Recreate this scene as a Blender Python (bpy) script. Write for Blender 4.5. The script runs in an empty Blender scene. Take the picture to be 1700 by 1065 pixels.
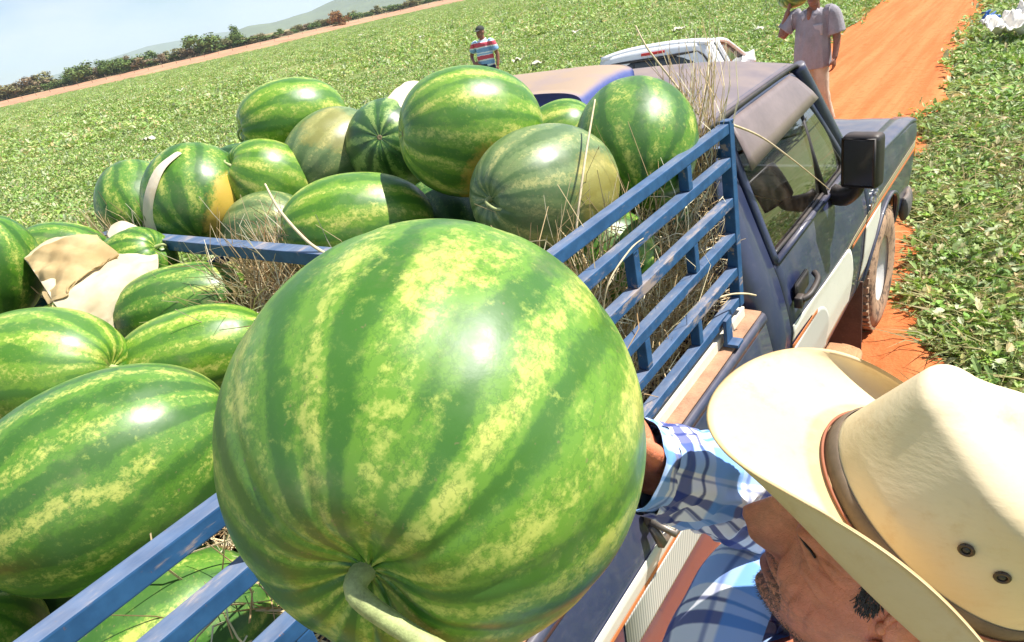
import bpy, bmesh, math, random
import numpy as np
from mathutils import Vector, Matrix, Quaternion, noise as mnoise

random.seed(7)
rng = np.random.default_rng(7)
SC = bpy.context.scene
C = SC.collection

# ------------------------------------------------------------------ camera
CAM = np.array([1.69, -4.14, 2.363]); FPX = 1130.0; YAW, PITCH, ROLL = .725, .451, .2238
def _basis():
    fw = np.array([-math.sin(YAW)*math.cos(PITCH), math.cos(YAW)*math.cos(PITCH), -math.sin(PITCH)])
    r = np.cross(fw, [0, 0, 1]); r /= np.linalg.norm(r); u = np.cross(r, fw)
    c, s = math.cos(ROLL), math.sin(ROLL)
    return c*r-s*u, s*r+c*u, fw
CR, CU, CF = _basis()
cd = bpy.data.cameras.new('camera'); cam = bpy.data.objects.new('camera', cd); C.objects.link(cam)
cd.sensor_width = 36; cd.lens = FPX/1700*36; cd.clip_start = .02; cd.clip_end = 20000
M = Matrix.Identity(4)
for i, v in enumerate((CR, CU, -CF)):
    for j in range(3): M[j][i] = v[j]
for j in range(3): M[j][3] = CAM[j]
cam.matrix_world = M
SC.camera = cam

# ------------------------------------------------------------------ light
SUN = Vector((.40, .37, .84)).normalized()
SUN_EL = math.asin(SUN.z); SUN_AZ = math.atan2(SUN.x, SUN.y)
world = bpy.data.worlds.new('World'); SC.world = world; world.use_nodes = True
wn = world.node_tree.nodes; wl = world.node_tree.links; wn.clear()
wo = wn.new('ShaderNodeOutputWorld'); wb = wn.new('ShaderNodeBackground'); sky = wn.new('ShaderNodeTexSky')
sky.sky_type = 'NISHITA'; sky.sun_disc = False; sky.sun_elevation = SUN_EL; sky.sun_rotation = SUN_AZ
sky.altitude = 600; sky.air_density = 1.0; sky.dust_density = .3; sky.ozone_density = 1.0
wtc = wn.new('ShaderNodeTexCoord'); wmp = wn.new('ShaderNodeMapping'); wmp.inputs['Scale'].default_value = (3, 3, 9)
wno = wn.new('ShaderNodeTexNoise'); wno.inputs['Scale'].default_value = 2.2; wno.inputs['Detail'].default_value = 7
wrp = wn.new('ShaderNodeValToRGB'); wrp.color_ramp.elements[0].position = .40; wrp.color_ramp.elements[1].position = .64
wmx = wn.new('ShaderNodeMix'); wmx.data_type = 'RGBA'; wmx.inputs['B'].default_value = (8.2, 8.2, 8.3, 1)
wmm = wn.new('ShaderNodeMath'); wmm.operation = 'MULTIPLY'; wmm.inputs[1].default_value = .7
wl.new(wtc.outputs['Generated'], wmp.inputs['Vector']); wl.new(wmp.outputs[0], wno.inputs['Vector']); wl.new(wno.outputs['Fac'], wrp.inputs['Fac'])
wl.new(wrp.outputs['Color'], wmm.inputs[0]); wl.new(wmm.outputs[0], wmx.inputs['Factor']); wl.new(sky.outputs[0], wmx.inputs['A'])
wtn = wn.new('ShaderNodeMix'); wtn.data_type = 'RGBA'; wtn.blend_type = 'MULTIPLY'; wtn.inputs['Factor'].default_value = 1; wtn.inputs['B'].default_value = (.88, .95, 1.10, 1); wl.new(wmx.outputs['Result'], wtn.inputs['A']); wl.new(wtn.outputs['Result'], wb.inputs['Color']); wb.inputs['Strength'].default_value = .064; wl.new(wb.outputs[0], wo.inputs['Surface'])
sd = bpy.data.lights.new('sun', 'SUN'); sd.energy = 5.0; sd.angle = math.radians(.53); sd.color = (1, .955, .88)
sun = bpy.data.objects.new('sun', sd); C.objects.link(sun)
sun.rotation_euler = SUN.to_track_quat('Z', 'Y').to_euler(); sun.location = (5, 5, 30)
SC.view_settings.view_transform = 'Standard'; SC.view_settings.look = 'None'
SC.view_settings.exposure = .95; SC.view_settings.gamma = 1
SC.cycles.max_bounces = 5; SC.cycles.diffuse_bounces = 3; SC.cycles.glossy_bounces = 3; SC.cycles.volume_bounces = 1; SC.cycles.transparent_max_bounces = 8; SC.cycles.caustics_reflective = False; SC.cycles.caustics_refractive = False

# ------------------------------------------------------------------ helpers
def at(px, ax, v):
    d = CF + CR*(px[0]-850)/FPX - CU*(px[1]-532.5)/FPX
    i = 'XYZ'.index(ax); return CAM + d*((v-CAM[i])/d[i])
def atd(px, depth):
    return CAM + (CF + CR*(px[0]-850)/FPX - CU*(px[1]-532.5)/FPX)*depth
def tag(o, label=None, cat=None, group=None, kind=None):
    if label: o['label'] = label
    if cat: o['category'] = cat
    if group: o['group'] = group
    if kind: o['kind'] = kind
    return o
def empty(name, loc=(0, 0, 0), label=None, cat=None, group=None, rot=None):
    o = bpy.data.objects.new(name, None); C.objects.link(o); o.location = loc; o.empty_display_size = .1
    if rot is not None:
        o.rotation_mode = 'QUATERNION'; o.rotation_quaternion = rot
    return tag(o, label, cat, group)
def worldmat(o):
    m = Matrix.LocRotScale(o.location, o.rotation_quaternion if o.rotation_mode == 'QUATERNION' else o.rotation_euler, o.scale)
    if o.parent: m = worldmat(o.parent) @ o.matrix_parent_inverse @ m
    return m
def link(o, parent=None, local=False):
    C.objects.link(o)
    if parent:
        o.parent = parent
        if not local: o.matrix_parent_inverse = worldmat(parent).inverted()
    return o
def obj(name, vf, mat, parent=None, smooth=True, local=False, uv=None, col=None):
    v, f = vf[0], vf[1]
    me = bpy.data.meshes.new(name); me.from_pydata([tuple(map(float, q)) for q in v], [], [tuple(map(int, q)) for q in f])
    if smooth: me.polygons.foreach_set('use_smooth', [True]*len(me.polygons))
    if mat: me.materials.append(mat)
    if uv is not None:
        ul = me.uv_layers.new(name='UVMap'); li = np.zeros(len(me.loops), dtype=np.int32); me.loops.foreach_get('vertex_index', li)
        ul.data.foreach_set('uv', np.asarray(uv, dtype=np.float32)[li].ravel())
    if col is not None:
        ca = me.color_attributes.new('Col', 'FLOAT_COLOR', 'POINT'); a = np.asarray(col, dtype=np.float32)
        if a.shape[1] == 3: a = np.hstack([a, np.ones((len(a), 1), np.float32)])
        ca.data.foreach_set('color', a.ravel())
    me.update()
    return link(bpy.data.objects.new(name, me), parent, local)
def inst(name, me, loc, rot=None, scale=1, parent=None, local=False):
    o = bpy.data.objects.new(name, me); o.location = loc
    if rot is not None: o.rotation_euler = rot
    o.scale = (scale,)*3 if isinstance(scale, (int, float)) else scale
    return link(o, parent, local)
def join(*vfs):
    V, Fs, n = [], [], 0
    for v, f in vfs:
        V.extend([tuple(q) for q in v]); Fs.extend([tuple(i+n for i in q) for q in f]); n += len(v)
    return V, Fs
def grid(P, close_u=False, close_v=False):
    P = np.asarray(P, float); nu, nv = P.shape[:2]; F = []
    for i in range(nu if close_u else nu-1):
        for j in range(nv if close_v else nv-1):
            a, b = i*nv+j, i*nv+(j+1) % nv; c, d = ((i+1) % nu)*nv+(j+1) % nv, ((i+1) % nu)*nv+j
            F.append((a, d, c, b))
    return P.reshape(-1, 3), F
def sheet(P, th, close_u=False):
    """grid with thickness th along vertex normals (towards the back)"""
    P = np.asarray(P, float); du = np.gradient(P, axis=0); dv = np.gradient(P, axis=1)
    n = np.cross(du, dv); n /= np.linalg.norm(n, axis=2, keepdims=True)+1e-12
    Q = P-n*th; nu, nv = P.shape[:2]
    v1, f1 = grid(P, close_u); v2, f2 = grid(Q, close_u)
    N = len(v1); F = list(f1)+[tuple(N+i for i in reversed(q)) for q in f2]
    ru = range(nu if close_u else nu-1)
    for i in ru:
        a, b = i*nv, ((i+1) % nu)*nv; F.append((a, N+a, N+b, b))
        a, b = i*nv+nv-1, ((i+1) % nu)*nv+nv-1; F.append((b, N+b, N+a, a))
    if not close_u:
        for j in range(nv-1):
            F.append((j+1, N+j+1, N+j, j)); a, b = (nu-1)*nv+j, (nu-1)*nv+j+1; F.append((a, N+a, N+b, b))
    return np.vstack([v1, v2]), F
def resample(path, n):
    P = np.asarray(path, float); m = len(P); t = np.arange(m); T = np.linspace(0, m-1, n)
    out = np.zeros((n, P.shape[1]))
    for k, tt in enumerate(T):
        i = min(int(tt), m-2); u = tt-i
        p0, p1, p2, p3 = P[max(i-1, 0)], P[i], P[i+1], P[min(i+2, m-1)]
        out[k] = .5*((2*p1)+(-p0+p2)*u+(2*p0-5*p1+4*p2-p3)*u*u+(-p0+3*p1-3*p2+p3)*u**3)
    return out
def tube(path, rad, n=10, cap=True, flat=1.0, up=None, smooth_n=None):
    P = np.asarray(path, float)
    if smooth_n:
        rr = np.asarray(rad if np.ndim(rad) else [rad]*len(P), float)[:, None]
        Q = resample(np.hstack([P, rr]), smooth_n); P = Q[:, :3]; rad = Q[:, 3]
    rad = np.full(len(P), rad) if not np.ndim(rad) else np.asarray(rad, float)
    T = np.gradient(P, axis=0); T /= np.linalg.norm(T, axis=1, keepdims=True)+1e-12
    a = np.array(up if up is not None else ([0, 0, 1] if abs(T[0][2]) < .9 else [1, 0, 0]), float)
    rings = []
    for i in range(len(P)):
        a = a-T[i]*(a@T[i]); a /= np.linalg.norm(a)+1e-12; b = np.cross(T[i], a)
        an = np.linspace(0, 2*math.pi, n, endpoint=False)
        rings.append(P[i]+rad[i]*(np.cos(an)[:, None]*a+np.sin(an)[:, None]*b*flat))
    v, f = grid(np.array(rings), close_v=True)
    f = [tuple(reversed(q)) for q in f]
    if cap:
        k = len(v); v = np.vstack([v, P[0], P[-1]]); m = (len(P)-1)*n
        for j in range(n):
            f.append((k, (j+1) % n, j)); f.append((k+1, m+j, m+(j+1) % n))
    return v, f
def box(c, s, bev=.0, rot=None, seg=2):
    bm = bmesh.new(); bmesh.ops.create_cube(bm, size=1)
    for v in bm.verts: v.co = Vector((v.co.x*s[0], v.co.y*s[1], v.co.z*s[2]))
    if bev: bmesh.ops.bevel(bm, geom=bm.edges[:], offset=bev, segments=seg, affect='EDGES', profile=.6)
    if rot is not None: bmesh.ops.transform(bm, matrix=Matrix(rot).to_4x4() if not isinstance(rot, Matrix) else rot.to_4x4(), verts=bm.verts)
    bm.verts.index_update(); v = [tuple(q.co+Vector(c)) for q in bm.verts]; f = [tuple(q.index for q in g.verts) for g in bm.faces]
    bm.free(); return v, f
def beam(a, b, w, h, up=(0, 0, 1), bev=.003):
    a, b = Vector(a), Vector(b); d = (b-a); L = d.length; y = d.normalized(); x = y.cross(Vector(up)).normalized(); z = x.cross(y)
    m = Matrix((x, y, z)).transposed(); return box((a+b)/2, (w, L, h), bev, m)
def ball(c, r, nu=16, nv=24, rot=None):
    r = np.array([r]*3 if not np.ndim(r) else r, float); u = np.linspace(0, math.pi, nu); t = np.linspace(0, 2*math.pi, nv, endpoint=False)
    P = np.stack([np.sin(u)[:, None]*np.cos(t), np.sin(u)[:, None]*np.sin(t), np.cos(u)[:, None]*np.ones(nv)], -1)*r
    if rot is not None: P = P@np.asarray(rot).T
    v, f = grid(P+np.asarray(c), close_v=True); return v, f
def lathe(prof, c, axis='X', n=40):
    t = np.linspace(0, 2*math.pi, n, endpoint=False); P = []
    for r, h in prof:
        cc, ss = r*np.cos(t), r*np.sin(t)
        P.append(np.stack([np.full(n, h), cc, ss] if axis == 'X' else [cc, ss, np.full(n, h)], -1))
    v, f = grid(np.array(P)+np.asarray(c), close_v=True); return v, f
def remesh(vf, voxel, smooth=2):
    """one continuous closed surface from overlapping closed pieces"""
    me = bpy.data.meshes.new('tmp'); me.from_pydata([tuple(map(float, q)) for q in vf[0]], [], [tuple(map(int, q)) for q in vf[1]])
    o = bpy.data.objects.new('tmp', me); C.objects.link(o)
    md = o.modifiers.new('r', 'REMESH'); md.mode = 'VOXEL'; md.voxel_size = voxel
    if smooth:
        s = o.modifiers.new('s', 'SMOOTH'); s.iterations = smooth; s.factor = .5
    dg = bpy.context.evaluated_depsgraph_get(); ev = o.evaluated_get(dg); m2 = ev.to_mesh()
    v = np.zeros(len(m2.vertices)*3); m2.vertices.foreach_get('co', v); f = [tuple(q.vertices) for q in m2.polygons]
    ev.to_mesh_clear(); bpy.data.objects.remove(o); bpy.data.meshes.remove(me)
    return v.reshape(-1, 3), f
def fbm(P, scale, seed=0, octaves=4):
    P = np.asarray(P, float); out = np.zeros(len(P)); 
    for i, q in enumerate(P):
        out[i] = mnoise.fractal(Vector((q[0]*scale+seed*7.1, q[1]*scale-seed*3.3, q[2]*scale+seed*1.7)), .9, 2.1, octaves)
    return out

# ------------------------------------------------------------------ materials
class NT:
    def __init__(s, name):
        s.m = bpy.data.materials.new(name); s.m.use_nodes = True; s.n = s.m.node_tree.nodes; s.l = s.m.node_tree.links
        s.b = s.n['Principled BSDF']; s.out = s.n['Material Output']
    def new(s, t, **kw):
        x = s.n.new('ShaderNode'+t)
        for k, v in kw.items(): setattr(x, k, v)
        return x
    def put(s, sock, v):
        if v is None: return
        if hasattr(v, 'links') or isinstance(v, bpy.types.NodeSocket): s.l.new(v, sock)
        else:
            if sock.type == 'RGBA' and len(v) == 3: v = (*v, 1)
            sock.default_value = v
    def math(s, op, a, b=None, c=None, clamp=False):
        x = s.new('Math', operation=op, use_clamp=clamp)
        for i, q in enumerate((a, b, c)): s.put(x.inputs[i], q)
        return x.outputs[0]
    def mix(s, f, a, b, mode='MIX'):
        x = s.new('Mix', data_type='RGBA', blend_type=mode); s.put(x.inputs['Factor'], f); s.put(x.inputs['A'], a); s.put(x.inputs['B'], b)
        return x.outputs['Result']
    def coord(s, which='Object'): return s.new('TexCoord').outputs[which]
    def mapping(s, vec, scale=(1, 1, 1), rot=(0, 0, 0), loc=(0, 0, 0)):
        x = s.new('Mapping'); s.put(x.inputs['Vector'], vec); x.inputs['Scale'].default_value = scale; x.inputs['Rotation'].default_value = rot; x.inputs['Location'].default_value = loc
        return x.outputs[0]
    def noise(s, vec, scale, detail=4, rough=.55, dist=0):
        x = s.new('TexNoise'); s.put(x.inputs['Vector'], vec); x.inputs['Scale'].default_value = scale; x.inputs['Detail'].default_value = detail
        x.inputs['Roughness'].default_value = rough; x.inputs['Distortion'].default_value = dist; return x.outputs['Fac']
    def ramp(s, f, lo, hi, a=0., b=1., kind='SMOOTHSTEP'):
        x = s.new('MapRange', interpolation_type=kind); s.put(x.inputs['Value'], f)
        for k, v in (('From Min', lo), ('From Max', hi), ('To Min', a), ('To Max', b)): s.put(x.inputs[k], v)
        return x.outputs['Result']
    def sep(s, vec):
        x = s.new('SeparateXYZ'); s.put(x.inputs[0], vec); return x.outputs
    def comb(s, a, b, c):
        x = s.new('CombineXYZ')
        for i, q in enumerate((a, b, c)): s.put(x.inputs[i], q)
        return x.outputs[0]
    def attr(s, name, out='Color', typ='GEOMETRY'):
        x = s.new('Attribute', attribute_name=name, attribute_type=typ); return x.outputs[out]
    def bump(s, h, strength=.3, dist=.01):
        x = s.new('Bump'); s.put(x.inputs['Height'], h); x.inputs['Strength'].default_value = strength; x.inputs['Distance'].default_value = dist
        s.l.new(x.outputs[0], s.b.inputs['Normal']); return x.outputs[0]
    def set(s, **kw):
        names = dict(color='Base Color', rough='Roughness', metal='Metallic', spec='Specular IOR Level', coat='Coat Weight', coatr='Coat Roughness', sss='Subsurface Weight', trans='Transmission Weight', alpha='Alpha', ior='IOR', sheen='Sheen Weight')
        for k, v in kw.items(): s.put(s.b.inputs[names[k]], v)
        return s
def simple(name, color, rough=.6, metal=0, var=.15, scale=12, bump=.0, spec=.5, dust=None, dustamt=.5, dustmin=.25, streak=.0):
    t = NT(name); co = t.coord(); n = t.noise(co, scale, 6); n2 = t.noise(co, scale*7, 4)
    k = t.ramp(t.math('ADD', t.math('MULTIPLY', n, .7), t.math('MULTIPLY', n2, .3)), .3, .7, 0, 1, 'LINEAR')
    c = t.mix(k, tuple(x*(1-var) for x in color), tuple(min(1, x*(1+var)) for x in color))
    r = rough
    if dust:
        g = t.new('NewGeometry'); up = t.sep(g.outputs['Normal'])[2]
        d = t.math('MULTIPLY', t.ramp(up, .2, 1.0, .18, 1), t.ramp(n, .25, .75, dustmin*dustamt, dustamt))
        d = t.math('ADD', d, t.math('MULTIPLY', t.ramp(n2, .55, .8), .1), clamp=True)
        if streak: d = t.math('ADD', d, t.math('MULTIPLY', t.ramp(t.noise(t.mapping(co, (1, 1, .35)), 3.2, 8, .65), .46, .66), streak), clamp=True)
        c = t.mix(d, c, dust); r = t.math('ADD', rough, t.math('MULTIPLY', d, .5), clamp=True); spec = t.ramp(d, 0, 1, spec, spec*.15, 'LINEAR')
    t.set(color=c, rough=r, metal=metal, spec=spec)
    if bump: t.bump(n2, bump, .01)
    return t.m
# ------------------------------------------------------------------ ground, road, field
def mat_ground():
    t = NT('ground_vine_soil'); co = t.coord(); n = t.noise(co, .12, 6); n2 = t.noise(co, 2.2, 6); n3 = t.noise(co, 14, 5)
    n4 = t.noise(co, .9, 5)
    g = t.mix(t.ramp(n2, .3, .7), (.13, .18, .05), (.22, .27, .09)); g = t.mix(t.ramp(n3, .45, .75), g, (.30, .30, .14))
    soil = t.mix(n3, (.30, .125, .05), (.42, .19, .085))
    c = t.mix(t.ramp(t.math('ADD', t.math('MULTIPLY', n, .35), t.math('MULTIPLY', n4, .65)), .56, .66), g, soil)
    c = t.mix(t.ramp(n, .35, .7, 0, .35), c, (.20, .21, .07))
    t.set(color=c, rough=.95, spec=.1); t.bump(n2, .6, .06); return t.m
def mat_road():
    t = NT('red_dirt'); co = t.coord(); s = t.mapping(co, (1, .05, 1)); n = t.noise(s, 4.5, 7, .65); n2 = t.noise(co, 9, 8, .65); n3 = t.noise(co, 60, 5)
    c = t.mix(t.ramp(n, .36, .64), (.49, .138, .044), (.58, .195, .072)); c = t.mix(t.ramp(n2, .52, .72), c, (.42, .115, .034)); c = t.mix(t.ramp(n3, .6, .8, 0, .5), c, (.60, .235, .10))
    t.set(color=c, rough=.95, spec=.1)
    t.bump(t.math('ADD', t.math('MULTIPLY', n2, .8), t.math('MULTIPLY', n3, .2)), .7, .035); return t.m
M_GROUND, M_ROAD = mat_ground(), mat_road()
def ground_z(x, y):
    z = .0
    b = math.exp(-(((x-1.85)/.75)**2+((y+3.65)/.9)**2)**2)   # low bank the picker stands on
    return z+.20*b
ax = np.concatenate([-np.geomspace(5200, 3, 46), np.linspace(-2.8, 4.2, 36), np.geomspace(4.5, 5200, 46)])
ay = np.concatenate([-np.geomspace(3000, 7, 34), np.linspace(-6.6, 4, 42), np.geomspace(4.3, 6200, 56)])
G = np.zeros((len(ax), len(ay), 3))
for i, x in enumerate(ax):
    for j, y in enumerate(ay):
        d = math.hypot(x, y); nz = mnoise.noise(Vector((x*.35, y*.35, 0)))*.03 if d < 60 else 0
        G[i, j] = (x, y, ground_z(x, y)-.035+nz*.6)
tag(obj('ground', grid(np.swapaxes(G, 0, 1)), M_GROUND), kind='structure')
# road: soft ruts, ragged edges
def road_edges(y):
    r = np.interp(y, [-8, -2.5, -1.2, -.2, .6, 1.6, 3.6, 14.7, 40, 90], [1.25, 1.45, 1.46, 1.30, 1.12, .90, .62, .30, .1, -.6]); l = np.interp(y, [-8, 12.3, 17.6, 40, 90], [-2.2, -2.15, -2.27, -2.6, -3.4])
    return l+.16*mnoise.noise(Vector((y*.9, 0, 3))), r+.22*mnoise.noise(Vector((y*1.1, 5, 1)))+.08*mnoise.noise(Vector((y*4, 2, 1)))
ys = np.concatenate([np.linspace(-8, 20, 160), np.geomspace(20.5, 260, 70)]); us = np.linspace(0, 1, 34)
RP = np.zeros((len(us), len(ys), 3))
for j, y in enumerate(ys):
    l, r = road_edges(y); cx = -.9
    for i, u in enumerate(us):
        x = l+(r-l)*u; rut = -.035*math.exp(-((x-.72-.0)/.28)**2)-.035*math.exp(-((x+.85)/.28)**2)
        z = .028+.5*rut+.012*mnoise.noise(Vector((x*2.5, y*.6, 2)))+.010*mnoise.noise(Vector((x*9, y*9, 4)))
        e = min(u, 1-u); z = z-.02+.02*min(1, e/.06)+.05*math.exp(-((e-.05)/.04)**2)*(.5+mnoise.noise(Vector((x*3, y*1.5, 9))))
        RP[i, j] = (x, y, z-.012)
tag(obj('dirt_road', grid(np.swapaxes(RP, 0, 1)), M_ROAD), kind='structure')
# far strip of bare red soil along the fence, and a dry verge behind it
EDGE = [np.array(at(q, 'Z', 0)) for q in ((-160, 216), (0, 179), (280, 116), (450, 77), (640, 29), (780, -1))]
EDGE = [e*np.array([1, 1, 0]) for e in EDGE]
EDGE.append(EDGE[-1]+(EDGE[-1]-EDGE[-2])*3)
def edge_pt(s):  # s in 0..len-1
    i = min(int(s), len(EDGE)-2); return EDGE[i]+(EDGE[i+1]-EDGE[i])*(s-i)
def outward(p): 
    d = p-np.array([CAM[0], CAM[1], 0]); return d/np.linalg.norm(d)
M_STRIP = simple('bare_red_strip', (.42, .22, .12), .95, var=.4, scale=.12)
M_VERGE = simple('dry_verge_grass', (.26, .21, .10), .95, var=.4, scale=.12)
SS = np.linspace(0, len(EDGE)-1, 60)
def strip(name, d0, d1, z0, z1, m):
    P = np.array([[edge_pt(s)+outward(edge_pt(s))*(d0+(d1-d0)*k)+np.array([0, 0, z0+(z1-z0)*k]) for k in np.linspace(0, 1, 7)] for s in SS])
    tag(obj(name, grid(np.swapaxes(P, 0, 1)), m), kind='structure')
strip('soil_strip', 0, 60, .02, 1.7, M_STRIP)
strip('verge', 60, 420, 1.7, 6, M_VERGE)
# hills
def hills(name, pts, dist, col, seed, depth=.25, base=-30):
    """ridge through points given as (pixel x, height m) at a real distance, a ridge body with depth"""
    M_ = simple('hill_scrub_%d' % seed, col, .95, var=.35, scale=.01)
    px = np.linspace(pts[0][0], pts[-1][0], 130); hh = np.interp(px, [p[0] for p in pts], [p[1] for p in pts]); P = []
    for k, (x, h) in enumerate(zip(px, hh)):
        yh = 163-.2285*x; d = CF+CR*(x-850)/FPX-CU*(yh-532.5)/FPX; d[2] = 0; d /= np.linalg.norm(d); row = []
        h = h*(1+.10*mnoise.fractal(Vector((k*.09, seed, 0)), 1, 2, 4))
        for q in np.linspace(-1, 1, 15):
            r = dist*(1+depth*(q+.0)); e = max(0, 1-abs(q))**.8
            z = base+(h-base)*e*(1+.12*mnoise.fractal(Vector((k*.12, q*3, seed)), 1, 2, 3)*(1-e)*2)
            row.append((CAM[0]+d[0]*r, CAM[1]+d[1]*r, z))
        P.append(row)
    tag(obj(name, grid(np.array(P)), M_), kind='structure')
hills('distant_hills', [(-700, 60), (-200, 70), (0, 60), (70, 75), (180, 112), (260, 140), (330, 130), (420, 110), (700, 120)], 6500, (.10, .12, .06), 1)
hills('nearer_hills', [(250, -20), (330, 20), (395, 58), (420, 70), (460, 66), (520, 72), (560, 98), (600, 110), (650, 135), (720, 170), (900, 150), (1300, 90)], 3600, (.10, .12, .05), 2, .2)

# ---- leaves of the melon vines
def leaf(L, W, seed):
    r = random.Random(seed); v = [(0, 0, 0)]; f = []
    out = [(.0, .0), (.10, .30), (.42, .55), (.30, .22), (.52, .72-.3), (.62, .78), (.52, .26), (.78, .40), (.80, .16), (1.0, 0)]
    L1 = [(a*L, b*W*.5, (.22*abs(b)-.12*a*a)*W) for a, b in out[1:-1]]
    pts = L1+[(L, 0, -.1*W)]+[(a, -b, c) for a, b, c in reversed(L1)]
    mid = [(.5*L, 0, 0)]
    V = [(0, 0, 0)]+pts+mid; m = len(V)-1; F = []
    for i in range(len(V)-2): F.append((m, i, i+1))
    F.append((m, len(V)-2, 0)); return np.array(V), F
def clump_mesh(name, n, spread, hgt, size, seed, dry=.12, stems=5):
    r = random.Random(seed); V, Fs, col = [], [], []; k = 0
    for i in range(n):
        L = size*r.uniform(.5, 1.5); lv, lf = leaf(L, L*r.uniform(.75, 1.05), r.random())
        th = r.uniform(0, 6.283); tilt = r.gauss(.15, .45); roll = r.gauss(0, .5)
        m = Matrix.Rotation(th, 3, 'Z') @ Matrix.Rotation(-tilt, 3, 'Y') @ Matrix.Rotation(roll, 3, 'X')
        rr = spread*math.sqrt(r.random()); a = r.uniform(0, 6.283); p = np.array([rr*math.cos(a), rr*math.sin(a), hgt*r.uniform(.15, 1)*(1-.5*(rr/spread)**2)])
        lv = lv@np.array(m).T+p
        q = r.random()
        if q < dry: c = (r.uniform(.46, .6), r.uniform(.40, .48), r.uniform(.18, .26))
        elif q < .5: c = (r.uniform(.22, .29), r.uniform(.33, .40), r.uniform(.10, .15))
        elif q < .62: c = (.38, .44, .26)
        else: c = (r.uniform(.14, .20), r.uniform(.27, .34), r.uniform(.04, .07))
        V.extend(lv); col.extend([c]*len(lv)); Fs.extend([tuple(x+k for x in f) for f in lf]); k += len(lv)
    for i in range(stems):
        a = r.uniform(0, 6.283); p0 = np.array([r.uniform(-1, 1)*spread*.5, r.uniform(-1, 1)*spread*.5, .01]); d = np.array([math.cos(a), math.sin(a), r.uniform(.0, .35)])*spread*r.uniform(.8, 1.8)
        w = np.array([-math.sin(a), math.cos(a), 0])*.0028; u = np.array([0, 0, .0045]); mid = p0+d*.5+np.array([0, 0, .03*r.random()])
        pv = [p0-w, p0+w, p0+u, mid-w, mid+w, mid+u, p0+d]
        V.extend(pv); cc = r.choice([(.42, .34, .16), (.38, .36, .17), (.22, .28, .08)]); col.extend([cc]*7)
        Fs.extend([tuple(x+k for x in f) for f in ((0, 1, 4, 3), (1, 2, 5, 4), (2, 0, 3, 5), (3, 4, 6), (4, 5, 6), (5, 3, 6))]); k += 7
    me = bpy.data.meshes.new(name); me.from_pydata([tuple(q) for q in V], [], Fs); me.materials.append(M_LEAF)
    ca = me.color_attributes.new('Col', 'FLOAT_COLOR', 'POINT'); ca.data.foreach_set('color', np.hstack([np.array(col), np.ones((len(col), 1))]).astype(np.float32).ravel())
    return me
def mat_leaf():
    t = NT('vine_leaf'); c = t.attr('Col'); oi = t.new('ObjectInfo').outputs['Random']
    hs = t.new('HueSaturation'); t.put(hs.inputs['Color'], c); hs.inputs['Saturation'].default_value = 1.02; t.put(hs.inputs['Value'], t.ramp(oi, 0, 1, .82, 1.65, 'LINEAR')); t.put(hs.inputs['Hue'], t.ramp(oi, 0, 1, .505, .478, 'LINEAR'))
    n = t.noise(t.coord(), 90, 3); cc = t.mix(t.ramp(n, .4, .7, 0, .25), hs.outputs[0], (.34, .38, .13)); loc = t.new('ObjectInfo').outputs['Location']; pn = t.noise(loc, .55, 4, .6); cc = t.mix(t.ramp(pn, .48, .68, 0, .45), cc, (.46, .50, .15)); cc = t.mix(t.ramp(t.noise(loc, 1.7, 3), .55, .72, 0, .25), cc, (.12, .25, .03))
    t.set(color=cc, rough=.55, spec=.4)
    tr = t.new('BsdfTranslucent'); t.put(tr.inputs[0], t.mix(.5, cc, (.25, .40, .03))); ms = t.new('MixShader'); ms.inputs[0].default_value = .28
    t.l.new(t.b.outputs[0], ms.inputs[1]); t.l.new(tr.outputs[0], ms.inputs[2]); t.l.new(ms.outputs[0], t.out.inputs[0]); return t.m
M_LEAF = mat_leaf()
def scatter(name, pts, scl, protos, label, cat):
    col = bpy.data.collections.new(name+'_kinds')
    for k, me in enumerate(protos):
        col.objects.link(bpy.data.objects.new('leaf_clump', me))
    n = len(pts); me = bpy.data.meshes.new(name); me.from_pydata([tuple(p) for p in pts], [], [])
    a = me.attributes.new('rot', 'FLOAT_VECTOR', 'POINT'); R = np.zeros((n, 3), np.float32); R[:, 2] = rng.uniform(0, 6.283, n); R[:, :2] = rng.normal(0, .18, (n, 2)); a.data.foreach_set('vector', R.ravel())
    a = me.attributes.new('scl', 'FLOAT', 'POINT'); a.data.foreach_set('value', np.asarray(scl, np.float32))
    a = me.attributes.new('idx', 'INT', 'POINT'); a.data.foreach_set('value', rng.integers(0, len(protos), n).astype(np.int32))
    o = link(bpy.data.objects.new(name, me)); md = o.modifiers.new('scatter', 'NODES')
    ng = bpy.data.node_groups.new(name, 'GeometryNodeTree'); md.node_group = ng
    ng.interface.new_socket('Geometry', in_out='INPUT', socket_type='NodeSocketGeometry'); ng.interface.new_socket('Geometry', in_out='OUTPUT', socket_type='NodeSocketGeometry')
    N, L = ng.nodes, ng.links; gi = N.new('NodeGroupInput'); go = N.new('NodeGroupOutput'); ip = N.new('GeometryNodeInstanceOnPoints'); ci = N.new('GeometryNodeCollectionInfo')
    mp = N.new('GeometryNodeMeshToPoints'); L.new(gi.outputs[0], mp.inputs['Mesh'])
    ci.inputs['Collection'].default_value = col; ci.inputs['Separate Children'].default_value = True; ci.inputs['Reset Children'].default_value = True
    def na(nm, ty):
        x = N.new('GeometryNodeInputNamedAttribute'); x.data_type = ty; x.inputs['Name'].default_value = nm; return x.outputs['Attribute']
    L.new(mp.outputs[0], ip.inputs['Points']); L.new(ci.outputs[0], ip.inputs['Instance']); ip.inputs['Pick Instance'].default_value = True
    L.new(na('idx', 'INT'), ip.inputs['Instance Index']); L.new(na('rot', 'FLOAT_VECTOR'), ip.inputs['Rotation']); L.new(na('scl', 'FLOAT'), ip.inputs['Scale'])
    L.new(ip.outputs[0], go.inputs[0])
    return tag(o, label, cat, kind='stuff')
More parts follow.
